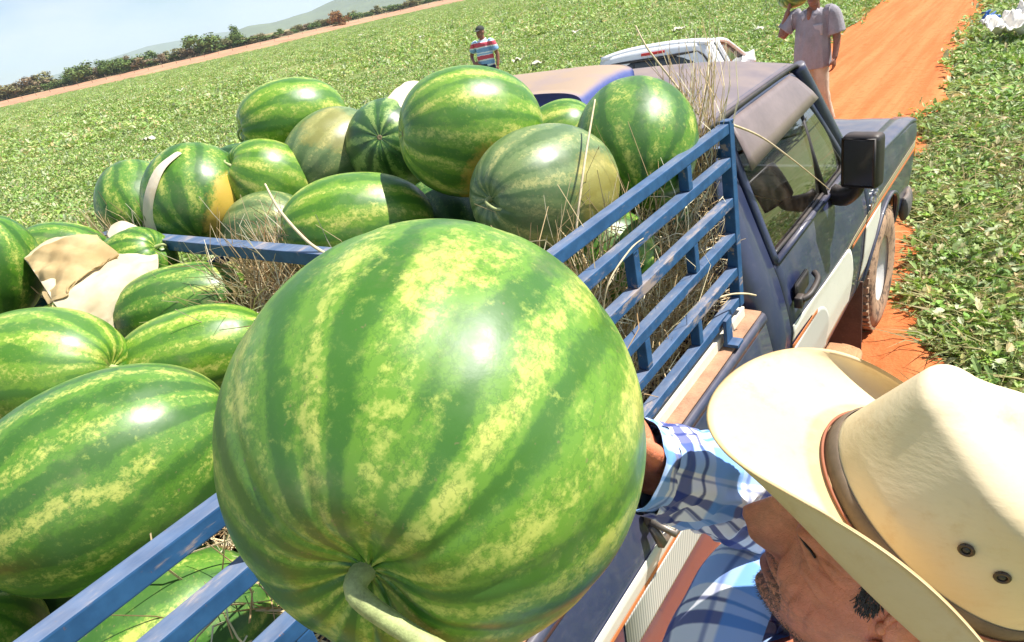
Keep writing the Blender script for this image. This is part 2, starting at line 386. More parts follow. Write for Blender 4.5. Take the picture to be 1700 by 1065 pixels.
NEAR = [clump_mesh('leaf_clump', 40, .18, .11, .057, 10+i, dry=.20, stems=12) for i in range(6)]
NEAR += [clump_mesh('leaf_clump', 8, .20, .07, .05, 31+i, dry=.5, stems=34) for i in range(1)]
FAR = [clump_mesh('leaf_clump', 44, .5, .20, .13, 40+i, dry=.14, stems=0) for i in range(4)]
def in_view(P, margin=60):
    d = P-CAM; z = d@CF; x = 850+FPX*(d@CR)/np.maximum(z, 1e-3); y = 532.5-FPX*(d@CU)/np.maximum(z, 1e-3)
    return (z > .3) & (x > -margin*2) & (x < 1700+margin*4) & (y > -margin*2) & (y < 1065+margin*3)
def field_pts(n, r0, r1, power):
    """random points in rings round the camera, kept where the field shows, off the road"""
    r = (r0**power+(r1**power-r0**power)*rng.random(n))**(1/power); a = rng.uniform(-math.pi, math.pi, n)
    P = np.stack([CAM[0]+r*np.cos(a), CAM[1]+r*np.sin(a), np.zeros(n)], 1); P = P[in_view(P, 420 if r1 < 10 else 90)]
    keep = []
    for p in P:
        l, rr = road_edges(min(p[1], 250)); e = .10*mnoise.noise(Vector((p[0]*1.3, p[1]*1.3, 7)))
        ok = p[0] > rr+.03+e or p[0] < l-.03+e
        if ok and mnoise.noise(Vector((p[0]*.5, p[1]*.5, 11))) < -.42 and r0 < 20: ok = random.random() < .25
        # field ends at the far soil strip
        if ok and r1 > 100:
            s = [(q-EDGE[0])[0]*0 for q in EDGE[:1]]
            dd = math.hypot(p[0]-CAM[0], p[1]-CAM[1]); ang = math.atan2(p[1]-CAM[1], p[0]-CAM[0]); ok = dd < np.interp(-ang, EANG, EDST)
        keep.append(ok)
    return P[np.array(keep, bool)]
_e = sorted([(-math.atan2(e[1]-CAM[1], e[0]-CAM[0]), math.hypot(e[0]-CAM[0], e[1]-CAM[1])) for e in EDGE]); EANG = [q[0] for q in _e]; EDST = [q[1] for q in _e]
P1 = field_pts(60000, 1.2, 9, 2); P2 = field_pts(105000, 9, 32, 1.6); P3 = field_pts(100000, 32, 300, 1.15)
P1[:, 2] = [ground_z(x, y)-.03 for x, y, _ in P1]
scatter('vine_leaves', P1, rng.uniform(.75, 1.35, len(P1)), NEAR, 'leafy green melon vines covering the ground beside the dirt road', 'vines')
scatter('field_vines', P2, rng.uniform(.40, .75, len(P2)), FAR, 'green melon vines across the field behind the pickup', 'vines')
scatter('far_field_vines', P3, rng.uniform(.8, 1.6, len(P3)), FAR, 'far rows of green vines reaching to the red soil strip', 'vines')
print('scatter', len(P1), len(P2), len(P3))
# ------------------------------------------------------------------ far trees, fence, scraps
def mat_foliage(name, a, b, c):
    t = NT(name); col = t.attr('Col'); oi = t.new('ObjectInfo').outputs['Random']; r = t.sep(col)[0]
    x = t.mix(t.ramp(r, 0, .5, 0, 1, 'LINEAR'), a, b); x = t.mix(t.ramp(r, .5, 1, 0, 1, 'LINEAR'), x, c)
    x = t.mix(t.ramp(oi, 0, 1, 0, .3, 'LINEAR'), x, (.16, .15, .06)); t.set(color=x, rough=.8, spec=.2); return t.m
M_BARK = simple('bark', (.13, .10, .075), .9, var=.4, scale=6, bump=.4)
FOL = {'green': mat_foliage('foliage_green', (.07, .13, .03), (.12, .19, .05), (.18, .25, .07)),
       'olive': mat_foliage('foliage_olive', (.13, .135, .05), (.20, .195, .08), (.28, .25, .12)),
       'brown': mat_foliage('foliage_brown', (.16, .12, .07), (.23, .17, .10), (.30, .22, .14)),
       'rust': mat_foliage('foliage_rust', (.20, .09, .03), (.30, .14, .05), (.36, .19, .08))}
def crown_mesh(kind, seed, n, leafsize, sparse=0):
    """unit crown (about 1 wide, 1 high): clumps of small leaf faces with gaps"""
    r = random.Random(seed); V, Fs, col = [], [], []; k = 0
    blobs = []
    for i in range(14):
        a = r.uniform(0, 6.283); q = r.uniform(.05, .36); blobs.append((q*math.cos(a), q*math.sin(a), r.uniform(.12, .80)-.25*q, r.uniform(.14, .26)))
    for i in range(n):
        bx, by, bz, br = r.choice(blobs); d = Vector((r.gauss(0, 1), r.gauss(0, 1), r.gauss(0, 1))).normalized()*br*r.uniform(.35, 1.08)
        p = Vector((bx, by, bz))+Vector((d.x, d.y, d.z*.85)); nrm = (d.normalized()+Vector((r.gauss(0, .5), r.gauss(0, .5), r.gauss(0, .5)))).normalized()
        u = nrm.orthogonal().normalized(); u.rotate(Quaternion(nrm, r.uniform(0, 6.283))); w = nrm.cross(u); s = leafsize*r.uniform(.5, 1.3)
        for q in (u*s, w*s*.55, -u*s, -w*s*.55): V.append(p+q)
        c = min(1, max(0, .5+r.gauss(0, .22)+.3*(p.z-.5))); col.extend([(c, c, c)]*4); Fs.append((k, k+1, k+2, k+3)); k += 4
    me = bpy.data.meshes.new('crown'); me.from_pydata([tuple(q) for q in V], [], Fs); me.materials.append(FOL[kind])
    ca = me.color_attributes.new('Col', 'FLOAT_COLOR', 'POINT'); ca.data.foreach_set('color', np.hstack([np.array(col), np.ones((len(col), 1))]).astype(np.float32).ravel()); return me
def trunk_mesh(seed, limbs=5):
    r = random.Random(seed); parts = [tube([(0, 0, -.03), (.01, 0, .15), (.02*r.uniform(-1, 1), .02, .45)], [.035, .025, .014], 6)]
    for i in range(limbs):
        a = r.uniform(0, 6.283); z = r.uniform(.15, .4); parts.append(tube([(.01, 0, z), (.12*math.cos(a), .12*math.sin(a), z+.15), (.26*math.cos(a), .26*math.sin(a), z+.3)], [.014, .009, .003], 5))
    v, f = join(*parts); me = bpy.data.meshes.new('trunk'); me.from_pydata([tuple(map(float, q)) for q in v], [], f); me.materials.append(M_BARK); return me
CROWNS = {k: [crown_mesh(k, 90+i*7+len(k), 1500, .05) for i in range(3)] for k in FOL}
TRUNKS = [trunk_mesh(i) for i in range(3)]
def far_pos(px, extra):
    yh = 163-.2285*px; d = CF+CR*(px-850)/FPX-CU*(yh-532.5)/FPX; ang = math.atan2(d[1], d[0]); dd = np.interp(-ang, EANG, EDST)+extra
    return CAM[0]+dd*math.cos(ang), CAM[1]+dd*math.sin(ang), dd
def far_tree(px, wpx, hpx, kind, label, group, extra=66, name='scrub_tree'):
    x, y, dd = far_pos(px, extra); z = np.interp(extra, [0, 60, 420], [0, 1.7, 6]); m = dd/FPX/1.05
    o = empty(name, (x, y, z-.1), label, 'tree', group); o.rotation_euler = (0, 0, random.uniform(0, 6.28)); o.scale = (wpx*m*1.15, wpx*m*1.15, hpx*m*1.05)
    inst('crown', random.choice(CROWNS[kind]), (0, 0, 0), parent=o, local=True); inst('trunk', random.choice(TRUNKS), (0, 0, 0), parent=o, local=True); return o
far_tree(135, 42, 33, 'green', 'broad dark green tree rising above the scrub at far left', None, 62, 'broad_tree')
far_tree(206, 34, 26, 'green', 'rounded bright green tree beside the broad dark tree at far left', None, 60, 'round_tree')
far_tree(340, 52, 36, 'green', 'tall bushy green tree standing out midway along the far treeline', None, 62, 'bushy_tree')
far_tree(395, 22, 34, 'green', 'slim green tree right of the tall bushy tree on the treeline', None, 66, 'slim_tree')
far_tree(563, 30, 25, 'rust', 'lone rust brown bush on the red soil strip before the scrub', None, 30, 'rust_bush')
LBL = {'green': ('dark green scrub tree in the line behind the far fence', 'green scrub trees along the far fence'), 'olive': ('olive scrub tree in the line behind the far fence', 'olive scrub trees along the far fence'),
       'brown': ('brown leafed dry scrub tree in the line behind the far fence', 'brown scrub trees along the far fence')}
px = -60
while px < 420:
    k = random.choice(['green', 'green', 'olive', 'olive', 'brown']); far_tree(px, random.uniform(18, 40), random.uniform(10, 27), k, *LBL[k], extra=random.uniform(63, 80)); px += random.uniform(8, 12)
while px < 860:
    k = random.choice(['green', 'green', 'olive', 'olive', 'brown']); far_tree(px, random.uniform(16, 36), random.uniform(6, 15), k, *LBL[k], extra=random.uniform(63, 85)); px += random.uniform(7, 11)
# fence
fr = empty('wire_fence', far_pos(300, 34)[:2]+(1.4,), 'wire fence on wooden posts along the red soil strip far behind the field', 'fence')
M_POST = simple('post_wood', (.20, .15, .11), .9, var=.4, scale=8)
prev = None; tops = []
pme = bpy.data.meshes.new('post'); v, f = tube([(0, 0, -.3), (.02, 0, .8), (0, 0, 1.6)], [.075, .07, .06], 6); pme.from_pydata([tuple(map(float, q)) for q in v], [], f); pme.materials.append(M_POST)
for q in np.linspace(-60, 850, 40):
    x, y, dd = far_pos(q, 34); inst('post', pme, (x, y, .96), (random.gauss(0, .04), random.gauss(0, .04), 0), random.uniform(.85, 1.15), parent=fr); tops.append((x, y, .96))
M_WIRE = simple('fence_wire', (.30, .28, .26), .5, metal=.6)
for h in (.5, .9, 1.3):
    obj('wire', tube([(a, b, c+h) for a, b, c in tops], .012, 4, cap=False), M_WIRE, fr)
# shade trees off to the right of the road, seen only in the door glass
for i, (x, y, h, k, lab) in enumerate([(24, 44, 11, 'green', 'tall green roadside tree nearest the road beyond the right field'), (36, 50, 9, 'green', 'wide green roadside tree farthest right beyond the right field'), (31, 62, 12, 'olive', 'olive roadside tree farthest back beyond the right field')]):
    o = empty('roadside_tree', (x, y, 0), lab, 'tree', 'trees right of the road'); o.scale = (h*1.1, h*1.1, h)
    inst('crown', crown_mesh(k, 300+i, 2200, .04), (0, 0, 0), parent=o, local=True); inst('trunk', TRUNKS[i], (0, 0, 0), parent=o, local=True)
# pale scraps lying in the field
M_PALE = simple('pale_scrap', (.50, .48, .36), .85, var=.15, scale=9)
def crumple(n, w, l, h, seed, fold=3.0):
    u = np.linspace(-.5, .5, n); P = np.zeros((n, n, 3))
    for i in range(n):
        for j in range(n):
            P[i, j] = (u[i]*w*(1+.15*mnoise.noise(Vector((u[j]*4, seed, 1)))), u[j]*l*(1+.15*mnoise.noise(Vector((u[i]*4, seed, 4)))), h*(.5+.9*mnoise.fractal(Vector((u[i]*fold, u[j]*fold, seed)), 1, 2, 3)))
    return sheet(P, .004)
scr = [obj('x', crumple(9, .34, .26, .10, i*3.7), M_PALE).data for i in range(3)]
for o in [o for o in C.objects if o.name.startswith('x')]: bpy.data.objects.remove(o)
for (qx, qy) in [(1128, 50), (1260, 49), (957, 53), (860, 101), (893, 107), (248, 232), (600, 58), (826, 147), (1215, 118), (300, 150), (1062, 108), (520, 66), (1298, 138), (700, 62)]:
    p = at((qx, qy), 'Z', .22); o = inst('field_scrap', random.choice(scr), p, (0, 0, random.uniform(0, 6)), random.uniform(.45, .8)*(1+.02*np.linalg.norm(p-CAM)))
    tag(o, 'pale dry scrap lying on the vines in the field', 'scrap', 'pale scraps scattered over the field')
M_SACKW = simple('white_sack', (.80, .76, .68), .8, var=.1, scale=6, bump=.2); M_BLUECL = simple('blue_plastic', (.05, .16, .45), .5, var=.2)
tag(inst('discarded_sack', obj('x', crumple(22, .75, .55, .24, 31.5, 4), M_SACKW).data, at((1688, 42), 'Z', .26), (.2, -.3, .7)), 'crumpled white sack dumped in the weeds right of the dirt road', 'sack')
tag(inst('blue_bag', obj('x', crumple(12, .34, .26, .14, 11.2, 4), M_BLUECL).data, at((1641, 36), 'Z', .30), (.9, .2, 1.1)), 'small blue plastic bag in the weeds beside the white sack', 'bag')
for o in [o for o in C.objects if o.name.startswith('x')]: bpy.data.objects.remove(o)
# ------------------------------------------------------------------ blue pickup
DUST = (.40, .25, .16)
M_BLUE = simple('navy_paint', (.010, .023, .080), .28, var=.2, scale=5, dust=(.27, .225, .185), dustamt=.55, streak=.14); M_BLUE.node_tree.nodes['Principled BSDF'].inputs['Coat Weight'].default_value = .4
M_BLUE2 = simple('bright_blue_paint', (.03, .085, .36), .25, var=.15, scale=6, dust=(.34, .255, .19), dustamt=1.1, dustmin=.8)
M_ROOF = simple('dusty_roof_paint', (.014, .028, .10), .28, var=.2, scale=5, dust=(.30, .235, .195), dustamt=.85, dustmin=.6)
M_BLACKP = simple('black_plastic', (.018, .018, .02), .45, var=.2, dust=(.30, .20, .13), dustamt=.22)
M_RUB = simple('tyre_rubber', (.045, .040, .036), .85, var=.25, scale=15, dust=(.42, .28, .18), dustamt=.75)
def mat_tyre():
    t = NT('dusty_tyre'); n = t.noise(t.coord(), 14, 6); n2 = t.noise(t.coord(), 60, 4)
    t.set(color=t.mix(t.ramp(t.math('ADD', t.math('MULTIPLY', n, .7), t.math('MULTIPLY', n2, .3)), .36, .56), (.07, .055, .045), (.40, .26, .165)), rough=.9, spec=.2); t.bump(n2, .3, .004); return t.m
M_TYRE = mat_tyre()
M_RIM = simple('dusty_rim', (.62, .60, .56), .42, metal=.25, var=.15, dust=DUST, dustamt=.4)
M_WHITE = simple('cream_decal', (.70, .69, .60), .4, var=.06, scale=9, dust=DUST, dustamt=.2)
M_ORANGE = simple('orange_pinstripe', (.62, .20, .07), .45, var=.1)
M_GOLD = simple('tan_stripe', (.42, .35, .22), .45, var=.1)
def mat_hatch():
    t = NT('ribbed_decal'); w = t.new('TexWave', wave_type='BANDS', bands_direction='Y'); t.put(w.inputs['Vector'], t.coord()); w.inputs['Scale'].default_value = 26
    t.set(color=t.mix(t.ramp(w.outputs['Fac'], .35, .65), (.36, .36, .33), (.62, .61, .54)), rough=.5); return t.m
M_HATCH = mat_hatch()
M_SEAT = simple('seat_vinyl', (.035, .03, .03), .6, var=.3); M_INT = simple('cab_interior', (.05, .045, .045), .7, var=.3)
M_CHROME = simple('worn_chrome', (.75, .74, .72), .22, metal=.9, var=.1, dust=DUST, dustamt=.25)
M_BEDTOP = simple('dusty_bed_rail', (.36, .20, .115), .9, var=.35, scale=14, bump=.3)
M_BEDIN = simple('bed_inside', (.05, .05, .07), .7, var=.3)
def mat_glass():
    t = NT('car_glass'); n = t.noise(t.coord(), 9, 5)
    gl = t.new('BsdfGlossy'); gl.inputs['Roughness'].default_value = .02; gl.inputs['Color'].default_value = (.95, .97, 1, 1)
    tr = t.new('BsdfTransparent'); tr.inputs[0].default_value = (.36, .40, .38, 1); gm = t.new('NewGeometry'); dp = t.new('VectorMath', operation='DOT_PRODUCT'); t.l.new(gm.outputs['Normal'], dp.inputs[0]); t.l.new(gm.outputs['Incoming'], dp.inputs[1]); fre = t.math('ADD', t.math('MULTIPLY', t.math('POWER', t.math('SUBTRACT', 1.0, t.math('ABSOLUTE', dp.outputs['Value'])), 3.2), .95), .06, clamp=True)
    df = t.new('BsdfDiffuse'); df.inputs[0].default_value = (.5, .38, .28, 1)
    a = t.new('MixShader'); t.l.new(fre, a.inputs[0]); t.l.new(tr.outputs[0], a.inputs[1]); t.l.new(gl.outputs[0], a.inputs[2])
    b = t.new('MixShader'); t.l.new(t.ramp(n, .4, .8, .01, .07), b.inputs[0]); t.l.new(a.outputs[0], b.inputs[1]); t.l.new(df.outputs[0], b.inputs[2]); t.l.new(b.outputs[0], t.out.inputs[0]); return t.m
M_GLASS = mat_glass()
truck = empty('pickup_truck', (0, -1.8, 0), 'dusty navy blue pickup with cream side stripes loaded with watermelons', 'pickup')
def sx(z): return float(np.interp(z, [.40, .52, .72, .92, .97, 1.02, 1.10, 1.18, 1.25, 1.80], [.90, .945, .975, .985, .992, .987, .972, .955, .932, .745]))
def side(name, cols, zb, zt, mat, s=1, off=0, th=.02, nz=12, parent=None, xf=sx):
    cols = sorted(cols); P = np.zeros((len(cols), nz, 3))
    for i, y in enumerate(cols):
        a, b = zb(y), zt(y)
        for j, k in enumerate(np.linspace(0, 1, nz)):
            z = a+(b-a)*k; P[i, j] = (s*(xf(z)+off), y, z)
    return obj(name, sheet(P, th*s), mat, parent or truck)
def arch(yc, r, base):
    return lambda y: max(base, .37+math.sqrt(max(0, r*r-(y-yc)**2)) if abs(y-yc) < r else base)
WY, RY = .14, -3.66
def cols(a, b, n, yc=None, r=None):
    c = list(np.linspace(a, b, n))
    if yc is not None: c += list(yc+r*np.cos(np.linspace(0.001, math.pi-.001, 30)))
    return sorted(set(c))
ftop = lambda y: 1.165-.10*((y+.5)/1.45)-.02*max(0, (y-.75)/.22)**2
door_t = {}
for s in (1, -1):
    side('fender', cols(-.495, .97, 24, WY, .46), arch(WY, .46, .46), ftop, M_BLUE, s, nz=40)
    # rounded shoulder from fender to hood
    yy = np.linspace(-.495, .97, 24); P = np.array([[(s*x, y, ftop(y)+dz) for x, dz in ((sx(ftop(y)), 0), (sx(ftop(y))-.012, .014), (sx(ftop(y))-.04, .024), (.86, .028))] for y in yy])
    obj('fender_top', sheet(P if s < 0 else P[:, ::-1], .01), M_BLUE, truck)
    # wheel arch lip and liner
    an = np.linspace(0, math.pi, 24)
    obj('arch_lip', tube([(s*(sx(.37+.46*math.sin(a))+.004), WY+.46*math.cos(a), .37+.46*math.sin(a)) for a in an], .012, 6), M_BLACKP if s < 0 else M_BLUE, truck)
    for yc in (WY, RY):
        obj('arch_liner', sheet(np.array([[(s*x, yc+.47*math.cos(a), .37+.47*math.sin(a)) for x in (.55, .93)] for a in an]), .01), M_BLACKP, truck)
    d = side('door', cols(-.505, -1.785, 20), lambda y: .50, lambda y: 1.25, M_BLUE, s, .0, nz=44)
    if s > 0: d['label'] = 'dusty blue passenger door with cream decal and black handle'
    # window frame strips on the leaning greenhouse plane
    def yz(pts, w=.0): return [(s*(sx(z)+w), y, z) for y, z in pts]
    obj('window_frame', join(tube(yz([(-1.765, 1.25), (-1.755, 1.6), (-1.735, 1.735), (-1.69, 1.765), (-1.4, 1.775), (-.99, 1.765), (-.90, 1.70), (-.72, 1.40), (-.66, 1.26)], -.004), .020, 6, smooth_n=60), tube(yz([(-1.77, 1.252), (-.66, 1.252)], .0), .016, 6)), M_BLUE, d)
    obj('window_seal', tube(yz([(-1.735, 1.275), (-1.728, 1.6), (-1.71, 1.715), (-1.66, 1.742), (-1.4, 1.75), (-1.02, 1.74), (-.94, 1.69), (-.76, 1.40), (-.71, 1.285), (-.9, 1.272), (-1.4, 1.27), (-1.735, 1.275)], -.006), .009, 5, smooth_n=90), M_BLACKP, d)
    g = np.array([[(s*(sx(z)-.016+.024*math.sin(math.pi*min(1, (z-1.25)/.52))), yr+(yf-yr)*k, z) for k in np.linspace(0, 1, 8)] for z, yr, yf in [(zz_, np.interp(zz_, [1.262, 1.6, 1.7, 1.752], [-1.745, -1.735, -1.72, -1.68]), np.interp(zz_, [1.262, 1.4, 1.6, 1.7, 1.752], [-.69, -.74, -.86, -.93, -1.0])) for zz_ in np.linspace(1.262, 1.752, 18)]])
    obj('window_pane', grid(g if s > 0 else g[:, ::-1]), M_GLASS, d)
    obj('vent_bar', tube(yz([(-1.055, 1.262), (-1.03, 1.45), (-.965, 1.72)], .0), .013, 6), M_BLACKP, d)
    # smoked rain visor
    vz = [1.775, 1.745, 1.70, 1.65, 1.60]; P = np.array([[(s*(sx(z)+.012+.028*math.sin(math.pi*min(1, (1.78-z)/.20)*.6)), yr+(yf-yr)*k+0.0, z+.05*k*(1.78-z)/.2) for k in np.linspace(0, 1, 20)] for z, yr, yf in zip(vz, (-1.70, -1.735, -1.745, -1.75, -1.75), (-1.0, -.955, -.93, -.90, -.875))])
    obj('rain_visor', sheet(P if s < 0 else P[:, ::-1], .004), simple('smoked_visor', (.20, .155, .145), .35, var=.2, scale=7), d)
    # handle
    hy = -1.66; obj('handle', join(box((s*1.005, -1.735, 1.085), (.03, .05, .045), .008), tube([(s*1.012, -1.735, 1.09), (s*1.035, -1.70, 1.10), (s*1.037, -1.60, 1.115), (s*1.012, -1.555, 1.122)], [.014, .013, .012, .013], 8, smooth_n=12), box((s*.985, -1.64, 1.105), (.02, .16, .075), .012)), M_BLACKP, d)
    # mirror
    mt = empty('x', (0, 0, 0)); bpy.data.objects.remove(mt)
    mx = 1.085
    Rz = Matrix.Rotation(-.20*s, 3, 'Z')
    mr = obj('mirror', join(box((s*mx, -1.10, 1.43), (.150, .080, .225), .026, Rz, 3), tube([(s*.955, -1.0, 1.245), (s*1.0, -1.03, 1.25), (s*1.055, -1.08, 1.295), (s*1.07, -1.09, 1.33)], [.05, .045, .035, .03], 10, flat=.7, smooth_n=10)), M_BLACKP, truck)
    gl = NT('mirror_glass').set(color=(.10, .10, .11), metal=.7, rough=.18).m
    obj('mirror_pane', box(tuple(np.array((s*mx, -1.10, 1.43))+np.array(Rz@Vector((0, -.042, 0)))), (.118, .004, .19), .001, Rz), gl, mr, smooth=False)
    obj('mirror_rim', tube([tuple(np.array((s*mx, -1.10, 1.43))+np.array(Rz@Vector((x, -.043, z)))) for x, z in ((-.064, -.10), (-.064, .10), (.064, .10), (.064, -.10), (-.064, -.10))], .006, 6), M_BLACKP, mr)
    # cab corner panel and rocker
    obj('cab_corner', sheet(np.array([[(s*(sx(z)-(0, .002, .012, .05, .12)[k]), (-1.797, -1.86, -1.93, -1.965, -1.975)[k], z) for k in range(5)] for z in np.linspace(.55, 1.80, 24)])[:, ::(1 if s > 0 else -1)], .012), M_BLUE, truck)
    side('rocker', np.linspace(-1.98, -.36, 16), lambda y: .40, lambda y: .494, M_BLUE, s, -.006)
    # running board caked with red dust
    obj('running_board', join(box((s*.985, -1.34, .415), (.15, .80, .03), .012), box((s*.965, -.94, .415), (.11, .06, .029), .014), tube([(s*.97, -.905, .405), (s*1.03, -.925, .405), (s*1.062, -.98, .405), (s*1.065, -1.3, .405), (s*1.06, -1.72, .40)], .018, 8, smooth_n=20)), simple('dusty_step', (.48, .23, .11), .95, var=.25, scale=22, bump=.6), truck)
    obj('mud_flap', box((s*.83, -.335, .27), (.24, .014, .46), .004), simple('mud_flap_rubber', (.09, .05, .035), .8, var=.3, dust=DUST, dustamt=.2), truck)
    obj('mud_flap', box((s*.83, -4.18, .30), (.26, .014, .42), .004), M_BLACKP, truck)
    # bed side
    side('bed_side', cols(-2.005, -4.98, 30, RY, .46), arch(RY, .46, .48), lambda y: 1.135, M_BLUE, s, nz=40)
    # rail top: rounded outer edge then flat dusty flange
    yy = np.linspace(-2.005, -4.98, 30); P = np.array([[(s*x, y, z) for x, z in ((sx(1.135), 1.136), (.9635, 1.150), (.960, 1.158), (.952, 1.162))] for y in yy]); obj('bed_rail_edge', sheet(P if s > 0 else P[:, ::-1], .008), M_BLUE, truck)
    P = np.array([[(s*x, y, z) for x, z in ((.952, 1.163), (.90, 1.165), (.84, 1.165), (.836, 1.15), (.836, .66))] for y in yy]); obj('bed_rail', sheet(P if s > 0 else P[:, ::-1], .01), M_BEDTOP if s > 0 else M_BLUE, truck)
    # decals
    D = lambda nm, c, zb, zt, m, par=None: side(nm, c, zb, zt, m, s, .0062 if nm == 'ribbed_panel' or (nm == 'orange_stripe' and par) else .004, .002, 16, par)
    D('cream_stripe', np.linspace(-2.01, -4.97, 12), lambda y: .925, lambda y: .995, M_WHITE); D('orange_stripe', np.linspace(-2.01, -4.97, 12), lambda y: .905, lambda y: .922, M_ORANGE)
    D('ribbed_stripe', np.linspace(-2.01, RY+.475, 8), lambda y: .76, lambda y: .902, M_HATCH)
    rnd = lambda y, y0, r: math.sqrt(max(0, 1-max(0, (y-(y0-r))/r)**2))
    D('cream_panel', np.linspace(-1.78, -.705, 40), lambda y: np.interp(y, [-1.78, -1.5, -1.36, -1.15], [.93, .90, .74, .56]), lambda y: max(np.interp(y, [-1.78, -.95], [1.0, .93])*.0+.56+(np.interp(y, [-1.78, -.95, -.7], [1.0, .945, .93])-.56)*rnd(y, -.70, .22), .565), M_WHITE, d)
    D('ribbed_panel', np.linspace(-1.78, -1.16, 24), lambda y: .56, lambda y: .565+(.885-.565)*rnd(y, -1.16, .30), M_HATCH, d)
    D('orange_stripe', np.linspace(-1.78, -1.42, 10), lambda y: np.interp(y, [-1.78, -1.42], [.892, .868]), lambda y: np.interp(y, [-1.78, -1.42], [.912, .888]), M_ORANGE, d)
    D('tan_stripe', np.linspace(-1.0, -.51, 10), lambda y: .925, lambda y: np.interp(y, [-1.0, -.8, -.51], [.928, .955, .965]), M_GOLD, d)
    D('orange_stripe', np.linspace(-.80, -.51, 8), lambda y: .900, lambda y: .917, M_ORANGE, d)
    D('tan_stripe', np.linspace(-.49, .94, 14), lambda y: np.interp(y, [-.5, .95], [.925, .885]), lambda y: np.interp(y, [-.5, .95], [.965, .93]), M_GOLD)
    D('orange_stripe', np.linspace(-.49, .94, 14), lambda y: np.interp(y, [-.5, .95], [.900, .862]), lambda y: np.interp(y, [-.5, .95], [.917, .88]), M_ORANGE)
    D('cream_wedge', np.linspace(-.49, -.12, 10), lambda y: np.interp(y, [-.49, -.33, -.12], [.58, .58, .80]), lambda y: .893, M_WHITE)
    # wheels
    for yc, nm in ((WY, 'front'), (RY, 'rear')):
        x0 = s*.86; w = empty('x'); bpy.data.objects.remove(w)
        prof = [(.20, -.10), (.24, -.112), (.31, -.118), (.352, -.108), (.372, -.085), (.376, -.03), (.376, .03), (.372, .085), (.352, .108), (.31, .118), (.24, .112), (.20, .10)]
        tv, tf = lathe(prof, (x0, yc, .37), 'X', 56); blocks = []
        for k in range(44):
            a = k*2*math.pi/44
            for xo, da in ((-.078, 0), (.078, .07), (-.026, .05), (.026, .1)):
                Rm = Matrix.Rotation(a+da, 3, 'X'); c = np.array(Rm@Vector((0, .376, 0)))+np.array((x0+xo, yc, .37)); blocks.append(box(tuple(c), (.044, .022, .034), .0, Rm))
        ty = obj('wheel', join((tv, tf), *blocks), M_TYRE, truck)
        ty.data.polygons.foreach_set('use_smooth', [i < len(tf) for i in range(len(ty.data.polygons))])
        rp = [(.0, .02), (.05, .035), (.07, .03), (.085, .0), (.13, -.02), (.155, .02), (.17, .055), (.185, .075), (.205, .085), (.215, .098), (.218, .10), (.212, .08), (.205, -.06)]
        rv, rf = lathe([(r, h*s) for r, h in rp], (x0, yc, .37), 'X', 48); obj('rim', (rv, rf if s < 0 else [tuple(reversed(q)) for q in rf]), M_RIM, ty)
        hubs = []
        for k in range(8):
            a = k*math.pi/4; hubs.append(tube([(x0+s*.028, yc+.062*math.cos(a), .37+.062*math.sin(a)), (x0+s*.048, yc+.062*math.cos(a), .37+.062*math.sin(a))], .009, 6))
            a += .39; hubs.append(tube([(x0-s*.024, yc+.132*math.cos(a), .37+.132*math.sin(a)), (x0-s*.006, yc+.132*math.cos(a), .37+.132*math.sin(a))], .021, 10))
        obj('hub', join(*hubs), M_BLACKP, ty)
    # tie-down hook on the bed side
    for hy in ((-2.97,) if s > 0 else (-2.97,)):
        obj('tie_down_hook', join(box((s*.99, hy, 1.10), (.02, .09, .05), .004), tube([(s*1.0, hy-.045, 1.10), (s*1.055, hy-.03, 1.065), (s*1.06, hy+.03, 1.062), (s*1.0, hy+.05, 1.10)], .010, 6), tube([(s*1.0, hy-.045, 1.085), (s*1.02, hy-.04, 1.03), (s*1.01, hy+.02, 1.0)], [.012, .016, .008], 6)), simple('worn_steel', (.20, .17, .14), .45, metal=.5, var=.3), truck)
    obj('headlight', box((s*.72, .99, .90), (.30, .03, .20), .02), NT('lamp_glass').set(color=(.8, .82, .8), rough=.1, spec=.8).m, truck)
    obj('indicator', box((s*.935, .985, .90), (.10, .04, .18), .015), NT('amber_lamp').set(color=(.75, .28, .03), rough=.2).m, truck)
    obj('tail_light', box((s*.93, -4.99, .95), (.10, .03, .24), .01), NT('red_lamp').set(color=(.5, .02, .02), rough=.2).m, truck)
# hood
hx = np.linspace(-.88, .88, 25); hy = np.concatenate([np.linspace(-.50, .90, 20), [.945, .97, .98]])
P = np.array([[(x, y, ftop(min(y, .9))+.030+.030*(1-(abs(x)/.88)**2)-.02*math.exp(-((abs(x)-.62)/.05)**2)*.4-(0 if y <= .9 else (.012 if y < .95 else .04 if y < .975 else .09))) for x in hx] for y in hy])
obj('hood', sheet(np.swapaxes(P, 0, 1), .012), M_BLUE, truck)
obj('grille', box((0, .985, .90), (1.12, .03, .20), .01), M_BLACKP, truck)
for k in range(5): obj('grille_bar', box((0, 1.003, .83+.035*k), (1.10, .012, .012), .003), M_CHROME, truck)
obj('front_bumper', tube([(-.96, .80, .50), (-.96, .92, .51), (-.85, 1.05, .52), (0, 1.09, .52), (.85, 1.05, .52), (.96, .92, .51), (.96, .80, .50)], .085, 12, flat=.35, smooth_n=40, up=(0, 0, 1)), simple('grey_bumper', (.10, .10, .10), .5, var=.2, dust=DUST, dustamt=.5), truck)
obj('front_valance', box((0, .93, .68), (1.86, .06, .22), .02), M_BLUE, truck)
obj('cowl', box((0, -.47, 1.185), (1.76, .14, .05), .015), M_BLUE, truck)
